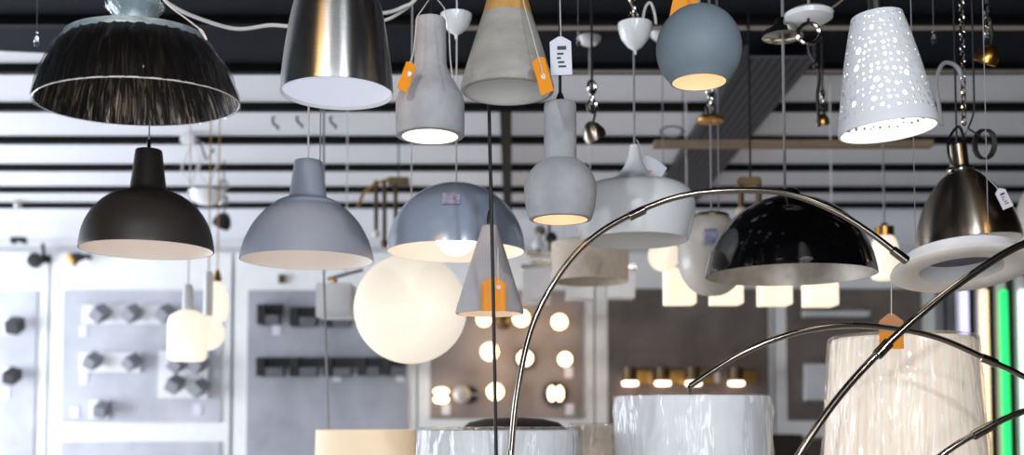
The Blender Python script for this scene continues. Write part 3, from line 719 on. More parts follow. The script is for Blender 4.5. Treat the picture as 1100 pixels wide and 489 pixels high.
def paper_tag(name, lab, px, py, w, h, Y, rot, m, string=None, peak=.28, yaw=0, eyelet=None, print_=False, group=None, sm_='white_cord'):
    """price tag hanging at a pixel, tilted by rot degrees"""
    c = at(px, py, Y); k = mpp(py, Y); w *= k; h *= k
    t = thing(name, lab, 'price tag', c, group)
    R = Matrix.Rotation(radians(yaw), 3, 'Z') @ Matrix.Rotation(radians(rot), 3, 'Y')
    MB().prism([(-w/2, -h/2), (w/2, -h/2), (w/2, h/2-peak*w), (w*.1, h/2), (-w*.1, h/2), (-w/2, h/2-peak*w)], Y, .0016, R, c).build('card', m, t)
    if eyelet:
        e = c + R @ Vector((eyelet[0]*w, -.0012, eyelet[1]*h))
        MB().lathe(e, [(0, -.001), (.0055, -.001), (.0055, .001), (0, .001)], 20, M=Matrix.Rotation(pi/2, 3, 'X')).build('eyelet', 'white_card', t)
    if print_:
        mb = MB()
        for i, (xx, zz, ww) in enumerate(((.05, .2, .42), (-.02, .05, .3), (-.1, -.06, .2), (.0, -.17, .3), (.05, -.28, .36))):
            mb.box(c + R @ Vector((xx*w, -.0014, zz*h)), (ww*w, .0006, .05*h if i else .1*h), R)
        mb.build('print', 'ink', t)
    if string: MB().tube([at(*p) for p in string], .0012, 6).build('string', sm_, t)
    return t
paper_tag('price_tag', 'small grey price tag hanging against the nickel bell lamp', 1078, 213, 12, 23, 2.90, -25, 'white_card', [(1048, 182, 3.03), (1056, 186, 2.95), (1074, 205, 2.90)], print_=True)
# 14 big globe
L14 = Lamp('globe_pendant_lamp', 'big glowing opal white globe pendant lamp', 441, 390, 3.45)
MB().sphere(at(441, 332, 3.45), 60.5*mpp(332, 3.45), 64, .975).build('globe', 'lit_globe', L14.root)
L14.solid([[(14, 276), (13, 270), (8, 266), (4, 262)]], 'chrome', 'cap')
cord_to_ceiling(L14.root, L14.c, L14.z(263), m='white_cord', r=.0022)
# 15 slim cone with orange tag
L15 = Lamp('cone_pendant_lamp', 'slim pale grey cone pendant lamp bearing an orange tag', 526, 337, 2.7)
L15.shell([[(36, 337.5), (36.6, 336), (35.8, 331)], [(35.8, 331), (9.5, 247)], [(9.5, 247), (8.6, 243.5), (6, 241.8)]], .004, 'concrete_pale', 'lining_white')
L15.ball(322, .02, 'bulb_warm'); L15.socket(285, 314, .012)
L15.solid([[(3.4, 242.5), (3.2, 234), (1.6, 226)]], 'black', 'cord_grip')
cord_to_ceiling(L15.root, L15.c, L15.z(227), m='black_cord', r=.0022)
# tags on the front lamps
paper_tag('price_tag', 'orange price tag on the front of the slim grey cone', 530.5, 316, 27, 37, 2.595, 0, 'orange_card', [(535, 266, 2.62), (535, 290, 2.60), (535.5, 308, 2.592)], eyelet=(.19, .2))
paper_tag('price_tag', 'orange price tag on the wood-topped concrete cone', 583, 81, 15, 42, 2.24, -16, 'orange_card', [(556, -29, 2.372), (563, 5, 2.31), (567, 20, 2.29), (579, 64, 2.24), (584, 82, 2.235)], eyelet=(.05, -.05), peak=.2, yaw=-25)
paper_tag('price_tag', 'orange price tag beside the bottle-shaped concrete lamp', 437, 82, 12, 34, 2.2, 20, 'orange_card', [(462, -2, 2.299), (448, 18, 2.22), (444, 58, 2.2), (440, 68, 2.2)], eyelet=(.1, .1), peak=.2, yaw=30)
paper_tag('price_tag', 'orange price tag sticking up behind the blue-grey ball lamp', 736, 3, 27, 40, 2.32, 12, 'orange_card', [(751, -40, 2.3), (742, -16, 2.315)], peak=.2)
paper_tag('price_tag', 'white printed price tag on the cord above the bulbous concrete lamp', 602.5, 60, 23, 42, 2.4, -2, 'white_card', [(601, -20, 2.405), (602.5, 40, 2.4)], print_=True, peak=.25)
wt_ = paper_tag('price_tag', 'white price tag behind the trumpet-topped white lamp', 701, 181, 26, 20, 3.16, 32, 'white_card', [(684, 150, 3.15), (694, 172, 3.155)], peak=.05)
MB().pbox(695, 183, 700, 187, 3.155, .002).build('print', 'orange_card', wt_)
mb = MB(); mb.tube(sm([at(477, 8, 2.2), at(482, 30, 2.19), at(483.5, 60, 2.19), at(486, 84, 2.18)], 5), .0012, 6); mb.tube([at(462, -10, 2.298), at(477, 8, 2.2)], .0012, 6)
tag(mb.build('string', 'white_cord'), 'white string hanging right of the bottle-shaped concrete lamp', 'string')
tag(MB().lathe(at(508, 200, 3.0), [(0, 0), (.001, 0)], 4).build('x', 'white_cord'), 'x', 'x') if False else None
# 16 ovoid opal pendant with sticker
L16 = Lamp('opal_pendant_lamp', 'unlit egg-shaped opal pendant lamp behind the black dome', 765, 318, 3.7)
L16.solid([[(0, 318), (14, 316), (27, 306), (35.5, 290), (37, 272), (34, 254), (27, 241), (18, 233.5)]], 'opal_unlit', 'globe')
L16.solid([[(19, 234), (18, 230.5), (8, 228)]], 'brass_dark', 'cap')
MB().pbox(757, 245, 771, 262, 3.56, .002, rot=Matrix.Rotation(radians(-12), 3, 'X')).build('label_sticker', 'lavender_card', L16.root)
cord_to_ceiling(L16.root, L16.c, L16.z(229), m='grey_cord', r=.003)
MB().tube([(L16.c.x+.026, L16.c.y, L16.z(229)), (L16.c.x+.026, L16.c.y, CEIL)], .0025, 6).build('hanging_wire', 'grey_cord', L16.root)
k = mpp(125, 3.7)
MB().lathe((L16.c.x, L16.c.y, L16.z(133)), [(0, 0), (14*k, 2*k), (15*k, 4*k), (8*k, 9*k), (0, 11*k)], 28).build('canopy_cup', 'brass', L16.root)
hook_links(L16.root, Vector((L16.c.x, L16.c.y, L16.z(117))), .022)
# white ring lamp
c = at(1033, 290, 2.62); t = thing('ring_lamp', 'round white ring lamp tilted below the nickel bell lamp', 'ceiling lamp', c)
k = mpp(290, 2.62)
MB().lathe(c, [(43*k, 0), (46*k, -2.5*k), (70*k, -2.5*k), (73*k, 0), (71*k, 4*k), (60*k, 6*k), (43*k, 6*k), (43*k, 0)], 80).build('ring', 'ring_beige', t)
MB().lathe(c, [(43*k, 5*k), (60*k, 5*k), (58*k, 17*k), (50*k, 20*k), (0, 20*k), (0, 18.5*k), (43*k, 18.5*k), (43*k, 5*k)], 64, mis=[0, 0, 0, 0, 0, 1, 0]).build('housing', ['white_plastic', 'face_grey'], t)
t.rotation_euler.x = radians(-11.5)
R = t.rotation_euler.to_matrix().inverted()
mb = MB()
for sx in (-1, 1):
    for sy in (.5,):
        p0 = Vector((sx*40*k, sy*40*k, 20*k)); wp = c + t.rotation_euler.to_matrix() @ p0
        mb.tube([c+p0, c + R @ (Vector((wp.x, wp.y, CEIL)) - c)], .0012, 6)
mb.build('wire', 'grey_cord', t)
# white shade edge at far right
L18 = Lamp('pendant_lamp', 'pale cream pendant lamp cut off by the right photo edge', 1125, 262, 3.3)
L18.shell([[(38, 262), (36, 240), (30, 215), (20, 200), (8, 195)]], .003, 'opal_unlit', 'lining_white')
cord_to_ceiling(L18.root, L18.c, L18.z(195), m='black_cord')

# ------------------------------------------------------------------ far pendants
L20 = Lamp('drum_pendant_lamp', 'beige fabric drum pendant lamp behind the trumpet-topped lamp', 634, 303, 4.2)
L20.shell([[(41, 303), (42, 262)], [(42, 262), (40, 261)]], .003, 'fabric_beige', 'fabric_beige')
cord_to_ceiling(L20.root, L20.c, L20.z(261), m='white_cord', r=.002)
def cup_chandelier(lab, Y, bar, shades, m, hw, hang, barm='chrome', nm='chandelier', hm='white_cord'):
    c = at((bar[0]+bar[1])/2, bar[2], Y); t = thing(nm, lab, 'chandelier', c)
    MB().pbox(bar[0], bar[2], bar[1], bar[2]+5, Y-.02, .04).bevel(.004).build('bar', barm, t)
    for sx, y0, y1 in shades:
        q = at(sx, y1, Y); kk = mpp(y1, Y); h = (y1-y0)*kk
        mb = MB().box((q.x, Y, q.z+h/2), (2*hw*kk, 2*hw*kk, h)); mb.bevel(.026, 4)
        s_ = mb.build('shade', m, t)
        MB().tube([(q.x, Y, q.z+h-.005), (q.x, Y, at(sx, bar[2]+4, Y).z)], .008, 8).build('stem', barm, t)
    for hx in hang:
        a = at(hx, bar[2], Y); MB().tube([a, (a.x, Y, CEIL)], .003, 6).build('cord', hm, t)
    return t
cup_chandelier('chandelier bar with four glowing square shades behind the black dome', 4.6, (716, 896, 270), [(730, 290, 327), (780, 290, 327), (832, 290, 328), (881, 292, 329)], 'lit_shade', 15.5, (738, 894))
cup_chandelier('chandelier bar with unlit white square cups under the beige drum', 5.2, (560, 684, 284), [(576, 290, 326), (622, 296, 322), (666, 294, 321)], 'white_plastic', 14.5, (606,), nm='chandelier')
L21 = Lamp('globe_pendant_lamp', 'small glowing globe pendant under the trumpet-topped lamp', 713, 292, 4.15)
MB().sphere(at(713, 275, 4.15), 17*mpp(275, 4.15), 28).build('globe', 'lit_drop', L21.root)
L21.solid([[(6, 259), (5, 252)]], 'brass', 'cap'); cord_to_ceiling(L21.root, L21.c, L21.z(253), m='grey_cord', r=.002)
L22 = Lamp('lantern_pendant_lamp', 'glowing narrow glass pendant with wooden cap near the nickel bell', 951, 300, 4.3)
L22.solid([[(10, 301), (15.5, 297), (17, 280), (14, 262), (9.5, 254)]], 'lit_drop', 'glass')
L22.solid([[(10.5, 254), (10.5, 244)]], 'brass', 'cap'); cord_to_ceiling(L22.root, L22.c, L22.z(244), m='grey_cord', r=.004)
L22.solid([[(3.5, 254), (3.5, 240)]], 'black', 'neck')
# left cluster
L23 = Lamp('jar_pendant_lamp', 'glowing square jar pendant in front of the pale panel', 201, 388, 4.6)
L23.solid([[(17, 388), (20.5, 385), (21.5, 378), (21.5, 352), (20, 341), (13, 336), (9, 334)]], 'lit_drop', 'glass')
L23.solid([[(6, 335), (5.5, 312), (4, 306)]], 'white_plastic', 'neck'); cord_to_ceiling(L23.root, L23.c, L23.z(306), m='white_cord', r=.003)
L24 = Lamp('globe_pendant_lamp', 'glowing small globe pendant right behind the square jar', 223, 377, 5.0)
MB().sphere(at(223, 358, 5.0), 18.5*mpp(358, 5.0), 28).build('globe', 'lit_drop', L24.root)
L24.solid([[(5, 340), (5, 300), (4, 292)]], 'white_plastic', 'neck'); cord_to_ceiling(L24.root, L24.c, L24.z(292), m='brass', r=.003)
L25 = Lamp('drop_pendant_lamp', 'glowing drop pendant with brown cap beside the small globe', 233, 347, 5.2)
L25.solid([[(3, 347), (9, 344), (12.5, 334), (12, 320), (8, 308), (5, 303)]], 'lit_drop', 'glass')
L25.solid([[(5, 304), (4, 297), (2, 290)]], 'brass', 'cap'); cord_to_ceiling(L25.root, L25.c, L25.z(290), m='brass', r=.003)
L25.root.rotation_euler.y = 0
c = at(586, 276, 5.6); t = thing('spot_fitting', 'blurred chrome multi-spot fitting left of the beige drum', 'ceiling light', c)
MB().pbox(566, 270, 606, 275, 5.6, .05).pbox(570, 279, 600, 283, 5.62, .05).build('bar', 'chrome_dark', t)
for px_, py_, m_ in ((578, 262, 'white_plastic'), (592, 254, 'black'), (606, 262, 'chrome'), (580, 247, 'chrome_dark')):
    kk = mpp(py_, 5.55); MB().lathe(at(px_, py_+5, 5.58), [(0, 0), (6*kk, 0), (6.5*kk, 5*kk), (4*kk, 9*kk), (0, 10*kk)], 20).build('spot_head', m_, t)
    MB().tube([at(px_, py_-3, 5.58), at(px_, 272, 5.62)], .006, 6).build('stem', 'chrome_dark', t)
a = at(590, 272, 5.62); MB().tube([a, (a.x, 5.62, CEIL)], .008, 8).build('pole', 'chrome_dark', t)
# rounded cube shade beside globe
c = at(361, 342, 4.8); t = thing('cube_lamp', 'unlit white rounded cube lamp left of the big globe', 'pendant lamp', c); k = mpp(322, 4.8)
MB().box((c.x, c.y, c.z+18*k), (37*k, 37*k, 36*k)).bevel(.03, 4).build('shade', 'white_plastic', t)
MB().tube([(c.x-.012, c.y, c.z+35*k), (c.x-.012, c.y, c.z+43*k)], .016, 12).build('socket', 'brass', t)
MB().tube([at(352, 300, 4.8), at(359, 298, 4.8), at(390, 290, 4.8)], .008, 8).build('arm', 'grey_cord', t)
MB().tube([at(372, 295, 4.8), (at(372, 295, 4.8).x, 4.8, CEIL)], .003, 8).build('cord', 'white_cord', t)
# brass rod fixtures
def brass_frame(lab, Y, bx, by, legs, arm=None):
    c = at(bx, by, Y); t = thing('brass_chandelier', lab, 'chandelier', c, None)
    MB().pbox(bx-11, by-4, bx+11, by+4, Y-.03, .06).bevel(.006).build('canopy', 'brass_dark', t)
    for lx, ly, m in legs:
        MB().tube([at(lx, by, Y), at(lx, ly, Y)], .011, 8).build('rod', 'brass_dark', t)
        MB().sphere(at(lx, ly, Y), .022, 12).build('bulb_holder', m, t)
    if arm: MB().tube([at(*p, Y) for p in arm], .009, 8).build('arm', 'brass', t)
    a = at(bx, by, Y); MB().tube([a, (a.x, Y, CEIL)], .004, 6).build('cord', 'black_cord', t)
brass_frame('brass rod chandelier hanging between two grey dome lamps', 5.6, 428, 194, [(413, 262, 'brass_dark'), (425, 262, 'brass_dark'), (404, 251, 'opal_unlit')], [(384, 224), (390, 208), (402, 198), (420, 192)])
brass_frame('brass rod chandelier above the arc, behind the black dome', 3.9, 806, 194, [(796, 228, 'fabric_beige'), (815, 232, 'brass_dark')])
# long wooden bar lamp
c = at(850, 157, 4.4); t = thing('bar_pendant_lamp', 'long thin wooden bar lamp hanging across the right ceiling', 'pendant lamp', c)
MB().pbox(703, 150, 1003, 157, 4.4, .05).bevel(.004).build('bar', 'drift_wood', t)
for px in (734, 975): a = at(px, 151, 4.42); MB().tube([a, (a.x, 4.42, CEIL)], .002, 6).build('cord', 'black_cord', t)
coil = [at(722 + 14*cos(i*.7)*(1-.005*i), 141.5 + 6*sin(i*.7), 4.42+.001*i) for i in range(48)]
tag(MB().tube(coil, .004, 6).build('cable_coil', 'grey_cord'), 'coiled grey cable lying on the wooden bar lamp', 'cable')

# ------------------------------------------------------------------ hanging bits
def drop(px, py, Y, lab):
    c = at(px, py, Y); t = thing('crystal_drop', lab, 'crystal drop', c, 'glass drops hanging from the ceiling')
    MB().lathe(c, [(0, 0), (.007, .006), (.009, .013), (.006, .024), (.002, .034), (0, .036)], 8).build('drop', 'crystal', t)
    MB().sphere((c.x, c.y, c.z+.042), .0045, 10).build('bead', 'crystal', t)
    MB().tube([(c.x, c.y, c.z+.045), (c.x, c.y, CEIL)], .0007, 5).build('wire', 'grey_cord', t)
drop(39, 50, 3.3, 'glass drop hanging left of the plastic wrapped lamp')
drop(621, 50, 3.3, 'glass drop hanging right of the white printed tag')
drop(1003, 48, 3.3, 'glass drop hanging right of the pierced white lamp')
drop(1060, 44, 3.3, 'glass drop hanging right of the metal chain')
# chain
t = thing('chain', 'metal link chain hanging beside the pierced white lamp', 'chain', at(1036, 150, 2.95))
z = at(1036, 130, 2.95).z; x = at(1034, 60, 2.95).x; i = 0; mb = MB()
while z < CEIL-.01:
    M = Matrix.Rotation(radians(90*(i % 2)+20), 3, 'Z'); pts = [Vector((x, 2.95, z)) + M @ Vector((.007*cos(a), 0, .013*sin(a))) for a in [2*pi*j/12 for j in range(13)]]
    mb.tube(pts, .0022, 6, caps=False); z += .021; i += 1
mb.build('links', 'chrome', t)
MB().tube(sm([at(1012, 135, 2.95), at(1008, 110, 2.95), at(1006, 85, 2.95), at(1014, 68, 2.95), at(1028, 72, 2.95), at(1036, 90, 2.95)], 6), .006, 8).build('hose_loop', 'grey_cord', t)
def small_spot(lab, px, py, Y, m, cable=True, s=1.0, rot=30):
    c = at(px, py, Y); t = thing('spotlight', lab, 'spotlight', c, None); k = mpp(py, Y)*s
    M = Matrix.Rotation(radians(rot), 3, 'Y') @ Matrix.Rotation(radians(20), 3, 'X')
    MB().lathe(c, [(10*k, -9*k), (12*k, -10*k), (12.5*k, -4*k), (9*k, 4*k), (4*k, 9*k), (0, 10*k)], 28, M=M).build('head', m, t)
    MB().lathe(c, [(0, -7*k), (10*k, -8*k), (10*k, -6*k), (0, -5*k)], 28, M=M).build('lens', 'white_plastic', t)
    MB().tube(sm([c + Vector((0, 0, 6*k)), c + Vector((.01, .0, 20*k)), c + Vector((0, 0, 45*k))], 4) + [Vector((c.x, c.y, CEIL))], .004, 8).build('cable', 'black_cord', t)
    hook_links(t, c + Vector((0, 0, 26*k)), 7*k)
small_spot('nickel and white spotlight behind the bulbous concrete lamp', 636, 140, 3.4, 'nickel', rot=-30)
small_spot('amber glass spotlight hanging right of the metal chain', 1062, 58, 2.82, 'brass', rot=20)
small_spot('small black clamp spotlight between the two dome lamps', 240, 236, 6.2, 'black', s=.8)
small_spot('small brass spotlight cap behind the pierced white lamp', 884, 128, 4.0, 'brass', s=.6, rot=0)
# white round canopy top right of the ball
c = at(869, 27, 2.95); t = thing('ceiling_rose', 'round white lamp canopy hanging right of the ball lamp', 'lamp canopy', c); k = mpp(20, 2.95)
MB().lathe(c, [(0, 0), (16*k, 1.5*k), (25*k, 7*k), (26*k, 12*k), (20*k, 16*k), (0, 17*k)], 40).build('cup', 'white_enamel', t)
MB().tube([c + Vector((0, 0, 16*k)), Vector((c.x, c.y, CEIL))], .004, 8).build('cord', 'grey_cord', t)
mb = MB()
mb.tube([at(869+12*cos(a), 36+11*sin(a), 2.9) for a in [2*pi*j/20 for j in range(21)]], .006, 8, caps=False)
o = mb.build('ring', 'chrome', t)
mb = MB(); mb.tube(sm([at(868, 47, 2.9), at(870, 58, 2.9), at(876, 68, 2.9), at(880, 84, 2.9), at(878, 104, 2.9), at(880, 136, 2.9)], 6), .0045, 8); mb.tube([at(869, 10, 2.93), at(868, 27, 2.9)], .004, 6)
mb.sphere(at(877, 70, 2.9), .012, 12); mb.build('cable_tail', 'black_cord', t)
mb = MB(); mb.tube(sm([at(888, 12, 2.93), at(900, 4, 2.93), at(912, -6, 2.93)], 4) + [Vector((at(915, -10, 2.93).x, 2.93, CEIL))], .003, 8)
tag(mb.build('cable', 'drift_wood'), 'short tan cable running up beside the round white canopy', 'cable')
# white flexes across the top
mb = MB(); mb.tube(sm([at(150, -60, 2.9), at(172, -8, 2.9), at(188, 8, 2.9), at(220, 22, 2.9), at(255, 31, 2.9), at(290, 27, 2.9), at(318, 27, 2.9), at(340, 10, 2.9), at(352, -60, 2.9)], 8), .0052, 10)
mb.tube([at(352, -60, 2.9), Vector((at(352, -60, 2.9).x, 2.9, CEIL))], .005, 8); mb.tube([at(150, -60, 2.9), Vector((at(150, -60, 2.9).x, 2.9, CEIL))], .005, 8)
tag(mb.build('cable', 'white_cord'), 'white cable sagging between the wrapped lamp and the silver lamp', 'cable')
mb = MB(); mb.tube(sm([at(392, -50, 2.9), at(398, 10, 2.9), at(412, 14, 2.9), at(432, 8, 2.9), at(448, -4, 2.9), at(460, -50, 2.9)], 8), .0052, 10)
mb.tube(sm([at(385, -50, 2.92), at(396, 18, 2.92), at(412, 22, 2.92), at(432, 12, 2.92), at(446, -2, 2.92), at(470, -50, 2.92)], 8), .0045, 10)
for px, y in ((392, 2.9), (460, 2.9), (385, 2.92), (470, 2.92)): mb.tube([at(px, -50, y), Vector((at(px, -50, y).x, y, CEIL))], .0045, 8)
tag(mb.build('cable', 'white_cord'), 'pair of white cables right of the silver lamp', 'cable')
# left tangle with a white dish
c = at(222, 221, 5.6); t = thing('dish_lamp', 'small white dish lamp with tangled cables right of the brown dome', 'pendant lamp', c); k = mpp(212, 5.6)
MB().lathe(c, [(0, 0), (10*k, 2*k), (17*k, 8*k), (19.5*k, 15*k), (18*k, 15*k), (9*k, 5*k), (0, 3*k)], 36).build('dish', 'white_enamel', t)
MB().lathe(c, [(0, 10*k), (14*k, 12*k), (17*k, 16*k), (0, 18*k)], 32).build('cover', 'chrome_dark', t)
mb = MB()
for j, (x0, x1) in enumerate(((203, 210), (212, 196), (222, 230), (230, 214))):
    mb.tube(sm([at(x0, 206, 5.6), at(x1, 185, 5.6), at(x1+4, 168, 5.6), at(205+j*3, 150, 5.6)], 6), .004, 6)
mb.tube([at(207, 152, 5.6), (at(207, 152, 5.6).x, 5.6, CEIL)], .004, 6)
mb.build('cable', 'white_cord', t)
mb = MB(); mb.box(at(202, 150, 5.6), (.07, .05, .035)); mb.build('connector', 'white_plastic', t)
mb = MB(); mb.tube([at(214, 150, 5.6), at(222, 172, 5.6), at(230, 160, 5.6)], .006, 6); mb.build('hook', 'black', t)
# thin dark wire in front of the grey panel
p = at(353, 462, 3.9); q = at(348, 300, 3.9)
tag(MB().tube([(p.x, 3.9, p.z-.01), q, (q.x-.01, 3.9, CEIL)], .004, 8).build('cable', 'grey_cord'), 'thin grey cable dropping to the cream drum shade', 'cable')
# black flex in front of the slim cone
mb = MB(); P = [(523, -60, 2.5), (525, 100, 2.5), (528, 230, 2.5), (530, 330, 2.5), (533, 489, 2.5), (534, 560, 2.5)]
pts = [at(*p) for p in P]; pts = [Vector((pts[0].x, 2.5, CEIL))] + sm(pts, 4)
t = thing('hanging_flex', 'thick black flex hanging in front of the slim grey cone', 'cable', pts[-1])
MB().tube(pts, .0044, 10).build('flex', 'black_cord', t)
MB().lathe(pts[-1], [(0, -.05), (.016, -.05), (.018, 0), (.008, .02), (0, .02)], 16).build('lamp_holder', 'black', t)
# hooks on the ceiling
for px, py, lab in ((294, 133, 'leftmost'), (320, 131, 'middle'), (356, 132, 'rightmost')):
    c = at(px, py, 5.3); o = MB().tube(sm([Vector((c.x, 5.3, CEIL)), c + Vector((-.005, 0, .02)), c, c + Vector((.02, 0, -.015)), c + Vector((.022, 0, -.03))], 5), .006, 8).build('ceiling_hook', 'black')
    tag(o, lab+' of three small hooks on the ceiling behind the silver lamp', 'hook', 'hooks behind the silver lamp')

# ------------------------------------------------------------------ floor lamps and arcs
def floor_stand(t, x, y, ztop, m='chrome', r=.011):
    MB().lathe((x, y, 0), [(0, 0), (.15, 0), (.15, .018), (.13, .025), (.02, .03), (0, .03)], 40).build('base', m, t)
    MB().tube([(x, y, .025), (x, y, ztop)], r, 14).build('pole', m, t)
def drum_lamp(name, lab, ax, ytop, Y, hw0, hw1, hgt, m, wrap=None, inner=None, tilt=0, lit=False, rnd=0, stand=True):
    c = at(ax, ytop, Y); k = mpp(ytop, Y)
    base = Vector((c.x, Y, 0)); t = thing(name, lab, 'floor lamp', base)
    z0 = c.z - hgt
    P = [(hw1*k, 0), (hw0*k, hgt-rnd), ((hw0-.6)*k-rnd*.3, hgt-rnd*.25), (hw0*k-rnd, hgt)] if rnd else [(hw1*k, 0), (hw0*k, hgt)]
    mb = MB(); shell(mb, Vector((c.x, Y, z0)), P, .003, 80, False); mb.build('shade', [m, inner or m], t)
    if wrap:
        Pw = [(hw1*k+.006, -.01)] + [(hw1*k+.006 + (hw0-hw1)*k*i/8, hgt*i/8) for i in range(9)] + [(hw0*k-.005, hgt+.008), (hw0*k*.6, hgt+.006)]
        mb = MB(); mb.lathe((c.x, Y, z0), Pw, 96)
        for v in mb.bm.verts:
            d = Vector((v.co.x-c.x, v.co.y-Y)); r_ = d.length; a = math.atan2(d.y, d.x)
            q = .0022*(sin(a*13+v.co.z*22) + sin(a*31-v.co.z*35+2) + .8*sin(a*7+v.co.z*60)); v.co.x += d.x/r_*q; v.co.y += d.y/r_*q
        mb.build('plastic_wrap', wrap, t)
    if stand:
        floor_stand(t, c.x, Y, c.z-.02)
        MB().tube([(c.x-hw0*k+.002, Y, c.z-.015-rnd), (c.x+hw0*k-.002, Y, c.z-.015-rnd)], .003, 6).tube([(c.x, Y-hw0*k+.003, c.z-.015-rnd), (c.x, Y+hw0*k-.003, c.z-.015-rnd)], .003, 6).build('shade_ring', 'chrome', t)
    if lit: MB().sphere((c.x, Y, c.z-.13), .03, 16).build('bulb', 'bulb_warm', t)
    return t
drum_lamp('floor_lamp', 'white drum shade floor lamp in clear plastic behind the arc foot', 536.5, 462, 2.75, 85, 88, .3, 'drum_white', 'film_long', rnd=.004)
drum_lamp('floor_lamp', 'cream drum shade floor lamp at the foot of the grey panel', 393, 462, 3.8, 53, 55, .3, 'cream_lit', lit=True)
drum_lamp('floor_lamp', 'tall pleated beige shade floor lamp wrapped in clear plastic', 969, 364, 3.0, 74, 86, .46, 'pleat_shade', 'film_long', rnd=.012)
drum_lamp('floor_lamp', 'beige wrapped drum shade between the two white drums', 642, 457, 3.7, 30, 31, .3, 'fabric_beige', 'film_clear')
c = at(552, 462, 3.5); t = thing('floor_lamp', 'dark dome floor lamp behind the plastic wrapped white drum', 'floor lamp', (c.x, 3.5, 0))
k = mpp(460, 3.5); mb = MB(); shell(mb, Vector((c.x, 3.5, c.z-.03)), [(62*k, 0), (58*k, .03), (48*k, .055), (30*k, .066), (4*k, .07)], .004, 64); mb.build('shade', ['black_fabric', 'black_fabric'], t)
floor_stand(t, c.x, 3.5, c.z+.03, 'black')

def arc_lamp(lab, pts, base_xy, r=.0095, collars=(), tip=None, shade=None, n=10, m='chrome_dark', side=.0):
    """pts: pixel+distance points along the tube; foot first"""
    q = [at(*p) for p in pts]
    bx, by = base_xy
    t = thing('arc_floor_lamp', lab, 'floor lamp', (bx, by, 0), 'curved chrome floor lamps')
    MB().lathe((bx, by, 0), [(0, 0), (.17, 0), (.17, .035), (.16, .045), (.03, .05), (0, .05)], 48).build('base', 'chrome', t)
    path = [Vector((bx, by, .04)), Vector((bx, by, .6))] + q
    path = sm(path, n)
    MB().tube(path, r, 16).build('arc_tube', m, t)
    for a, b2 in collars:
        A, B = at(*a), at(*b2); MB().tube([A, A.lerp(B, .06), A.lerp(B, .94), B], [r*1.05, r*1.5, r*1.5, r*1.05], 16).build('collar', m, t)
    return t
t = arc_lamp('tall chrome arc floor lamp sweeping over the black dome lamp',
    [(548, 520, 2.5), (549, 489, 2.5), (556, 420, 2.5), (572, 350, 2.5), (603, 292, 2.5), (640, 253, 2.5), (688, 226, 2.5), (735, 210, 2.5), (790, 204.5, 2.5), (845, 208, 2.5), (895, 226, 2.5), (936, 251, 2.5), (972, 279, 2.5)],
    (at(548, 520, 2.5).x, 2.5), r=.0072, collars=[((675, 233.5, 2.5), (693, 225, 2.5)), ((958, 268, 2.5), (975, 281, 2.5))])
t = arc_lamp('chrome arc floor lamp carrying the wrapped white drum shade',
    [(1290, 700, 2.55), (1240, 520, 2.55), (1160, 440, 2.55), (1100, 405, 2.55), (1062, 387, 2.55), (1010, 364, 2.55), (960, 353, 2.55), (905, 350, 2.55), (850, 359, 2.55), (795, 381, 2.55), (741, 415, 2.55)],
    (at(1295, 760, 2.55).x, 2.55), r=.0072, collars=[((1053, 383.5, 2.55), (1071, 391, 2.55))])
# the shade it carries
c = at(743, 426, 2.6); k = mpp(426, 2.6); z0 = c.z-.30
mb = MB(); shell(mb, Vector((c.x, 2.6, z0)), [(82*k, 0), (82.5*k, .292), (81.5*k, .298), (79*k, .3)], .003, 80, False); sh = mb.build('shade', ['drum_white', 'drum_white'], t)
Pw = [(82*k+.005, -.01)] + [(82*k+.006, .3*i/9) for i in range(1, 9)] + [(82*k+.002, .302), (82*k*.7, .307)]
mb = MB(); mb.lathe((c.x, 2.6, z0), Pw, 96)
for v in mb.bm.verts:
    d = Vector((v.co.x-c.x, v.co.y-2.6)); r_ = d.length; a = math.atan2(d.y, d.x)
    q = .002*(sin(a*13+v.co.z*25) + sin(a*29-v.co.z*38) + .8*sin(a*7+v.co.z*60)); v.co.x += d.x/r_*q; v.co.y += d.y/r_*q
mb.build('plastic_wrap', 'film_long', sh)
tipw = at(741, 415, 2.55)
MB().tube([tipw, (c.x, 2.6, c.z-.03), (c.x, 2.6, c.z-.1)], .006, 10).build('stem', 'chrome', t)
MB().tube([(c.x-82*k+.004, 2.6, c.z-.03), (c.x+82*k-.004, 2.6, c.z-.03)], .0025, 6).build('shade_ring', 'chrome', t)
arc_lamp('chrome arc floor lamp crossing in front of the pleated shade',
    [(815, 600, 2.3), (832, 540, 2.3), (858, 489, 2.3), (900, 428, 2.3), (948, 375, 2.3), (1000, 328, 2.3), (1050, 291, 2.3), (1100, 262, 2.3), (1180, 235, 2.3), (1260, 232, 2.3), (1330, 250, 2.3)],
    (at(800, 640, 2.3).x, 2.3), r=.0082, collars=[((941, 383, 2.3), (956, 367, 2.3))])
arc_lamp('chrome arc floor lamp low at the right corner',
    [(930, 600, 2.2), (965, 530, 2.2), (1012, 489, 2.2), (1050, 465, 2.2), (1100, 442, 2.2), (1170, 425, 2.2), (1260, 425, 2.2), (1330, 445, 2.2)],
    (at(905, 660, 2.2).x, 2.2), r=.0068, collars=[((1044, 469, 2.2), (1068, 456, 2.2))])
# tan tag hanging before the pleated shade
t = paper_tag('price_tag', 'tan and orange price tag hanging before the pleated shade', 957.5, 356, 26, 38, 2.7, 0, 'tan_card', [(961, 291, 2.72), (957.5, 300, 2.7), (957.5, 339, 2.7)], peak=.3)
MB().pbox(944.7, 357, 970.3, 375, 2.697, .0022).build('lower_panel', 'orange_card', t)

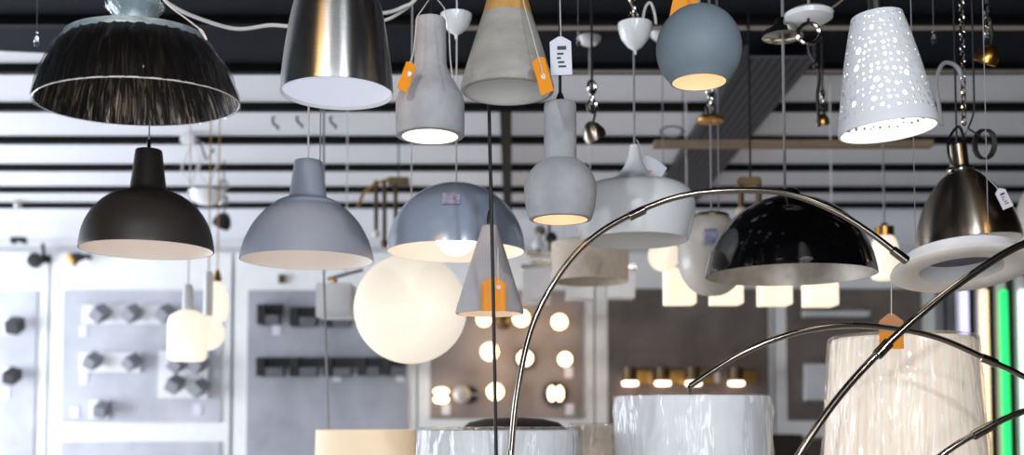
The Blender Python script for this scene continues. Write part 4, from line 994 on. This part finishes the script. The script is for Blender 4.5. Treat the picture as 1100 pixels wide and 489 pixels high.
# ------------------------------------------------------------------ light
def area(name, loc, rot, sx, sy, power, col):
    l = bpy.data.lights.new(name, 'AREA'); l.shape = 'RECTANGLE'; l.size = sx; l.size_y = sy; l.energy = power; l.color = col
    o = bpy.data.objects.new(name, l); COL.objects.link(o); o.location = loc; o.rotation_euler = rot; return o
area('daylight_left', (-W+.02, 5.3, 1.6), (0, radians(-90), 0), 2.1, 3.7, 205, (.86, .92, 1))
area('daylight_front', (.05, YF+.05, 1.45), (radians(90), 0, 0), 2.0, 2.6, 110, (.93, .96, 1))
def track_spot(lab, x, y, tx, ty, tz, power, col, cone=80):
    t = thing('track_spotlight', lab, 'spotlight', (x, y, CEIL))
    d = (Vector((tx, ty, tz)) - Vector((x, y, CEIL-.14))).normalized(); c = Vector((x, y, CEIL-.14))
    M = d.to_track_quat('-Z', 'Y').to_matrix()
    MB().lathe(c, [(.055, 0), (.06, 0), (.06, .14), (.03, .17), (0, .17)], 28, M=M).build('head', 'black', t)
    MB().tube([c - d*.1, Vector((x, y, CEIL))], .01, 8).build('stem', 'black', t)
    l = bpy.data.lights.new('spot_beam', 'SPOT'); l.energy = power; l.spot_size = radians(cone); l.spot_blend = .7; l.shadow_soft_size = .05; l.color = col
    o = bpy.data.objects.new('spot_beam', l); COL.objects.link(o); o.location = c + d*.01; o.rotation_euler = d.to_track_quat('-Z', 'Y').to_euler()
track_spot('black ceiling spotlight, left of the pair above the viewer', -1.1, -.7, -.3, 2.7, 1.9, 120, (.93, .96, 1))
track_spot('black ceiling spotlight, right of the pair above the viewer', .9, -.7, .5, 2.7, 1.9, 120, (.93, .96, 1))
for x, y, tx, ty, tz, pw, lab in ((-2.0, -.65, -.41, 2.5, 2.38, 70, 'warm ceiling spotlight farthest left behind the viewer'), (-1.72, -.75, -.41, 2.5, 2.38, 70, 'warm ceiling spotlight second from the left behind the viewer'),
                             (-1.45, -.8, -.41, 2.5, 2.38, 35, 'warm ceiling spotlight third from the left behind the viewer'), (2.3, -.6, 1.28, 3.05, 2.2, 60, 'warm ceiling spotlight far right behind the viewer')):
    track_spot(lab, x, y, tx, ty, tz, pw, (1, .6, .22), 13)
w = bpy.data.worlds.new('world'); sc.world = w; w.use_nodes = True
w.node_tree.nodes['Background'].inputs[0].default_value = (.75, .85, 1, 1); w.node_tree.nodes['Background'].inputs[1].default_value = 1.0
vs = sc.view_settings; vs.view_transform = 'Standard'; vs.look = 'None'; vs.gamma = 1; vs.use_curve_mapping = False; vs.exposure = 0.0
sc.cycles.use_denoising = True
sc.cycles.max_bounces = 8; sc.cycles.transparent_max_bounces = 12
sc.cycles.sample_clamp_indirect = 6
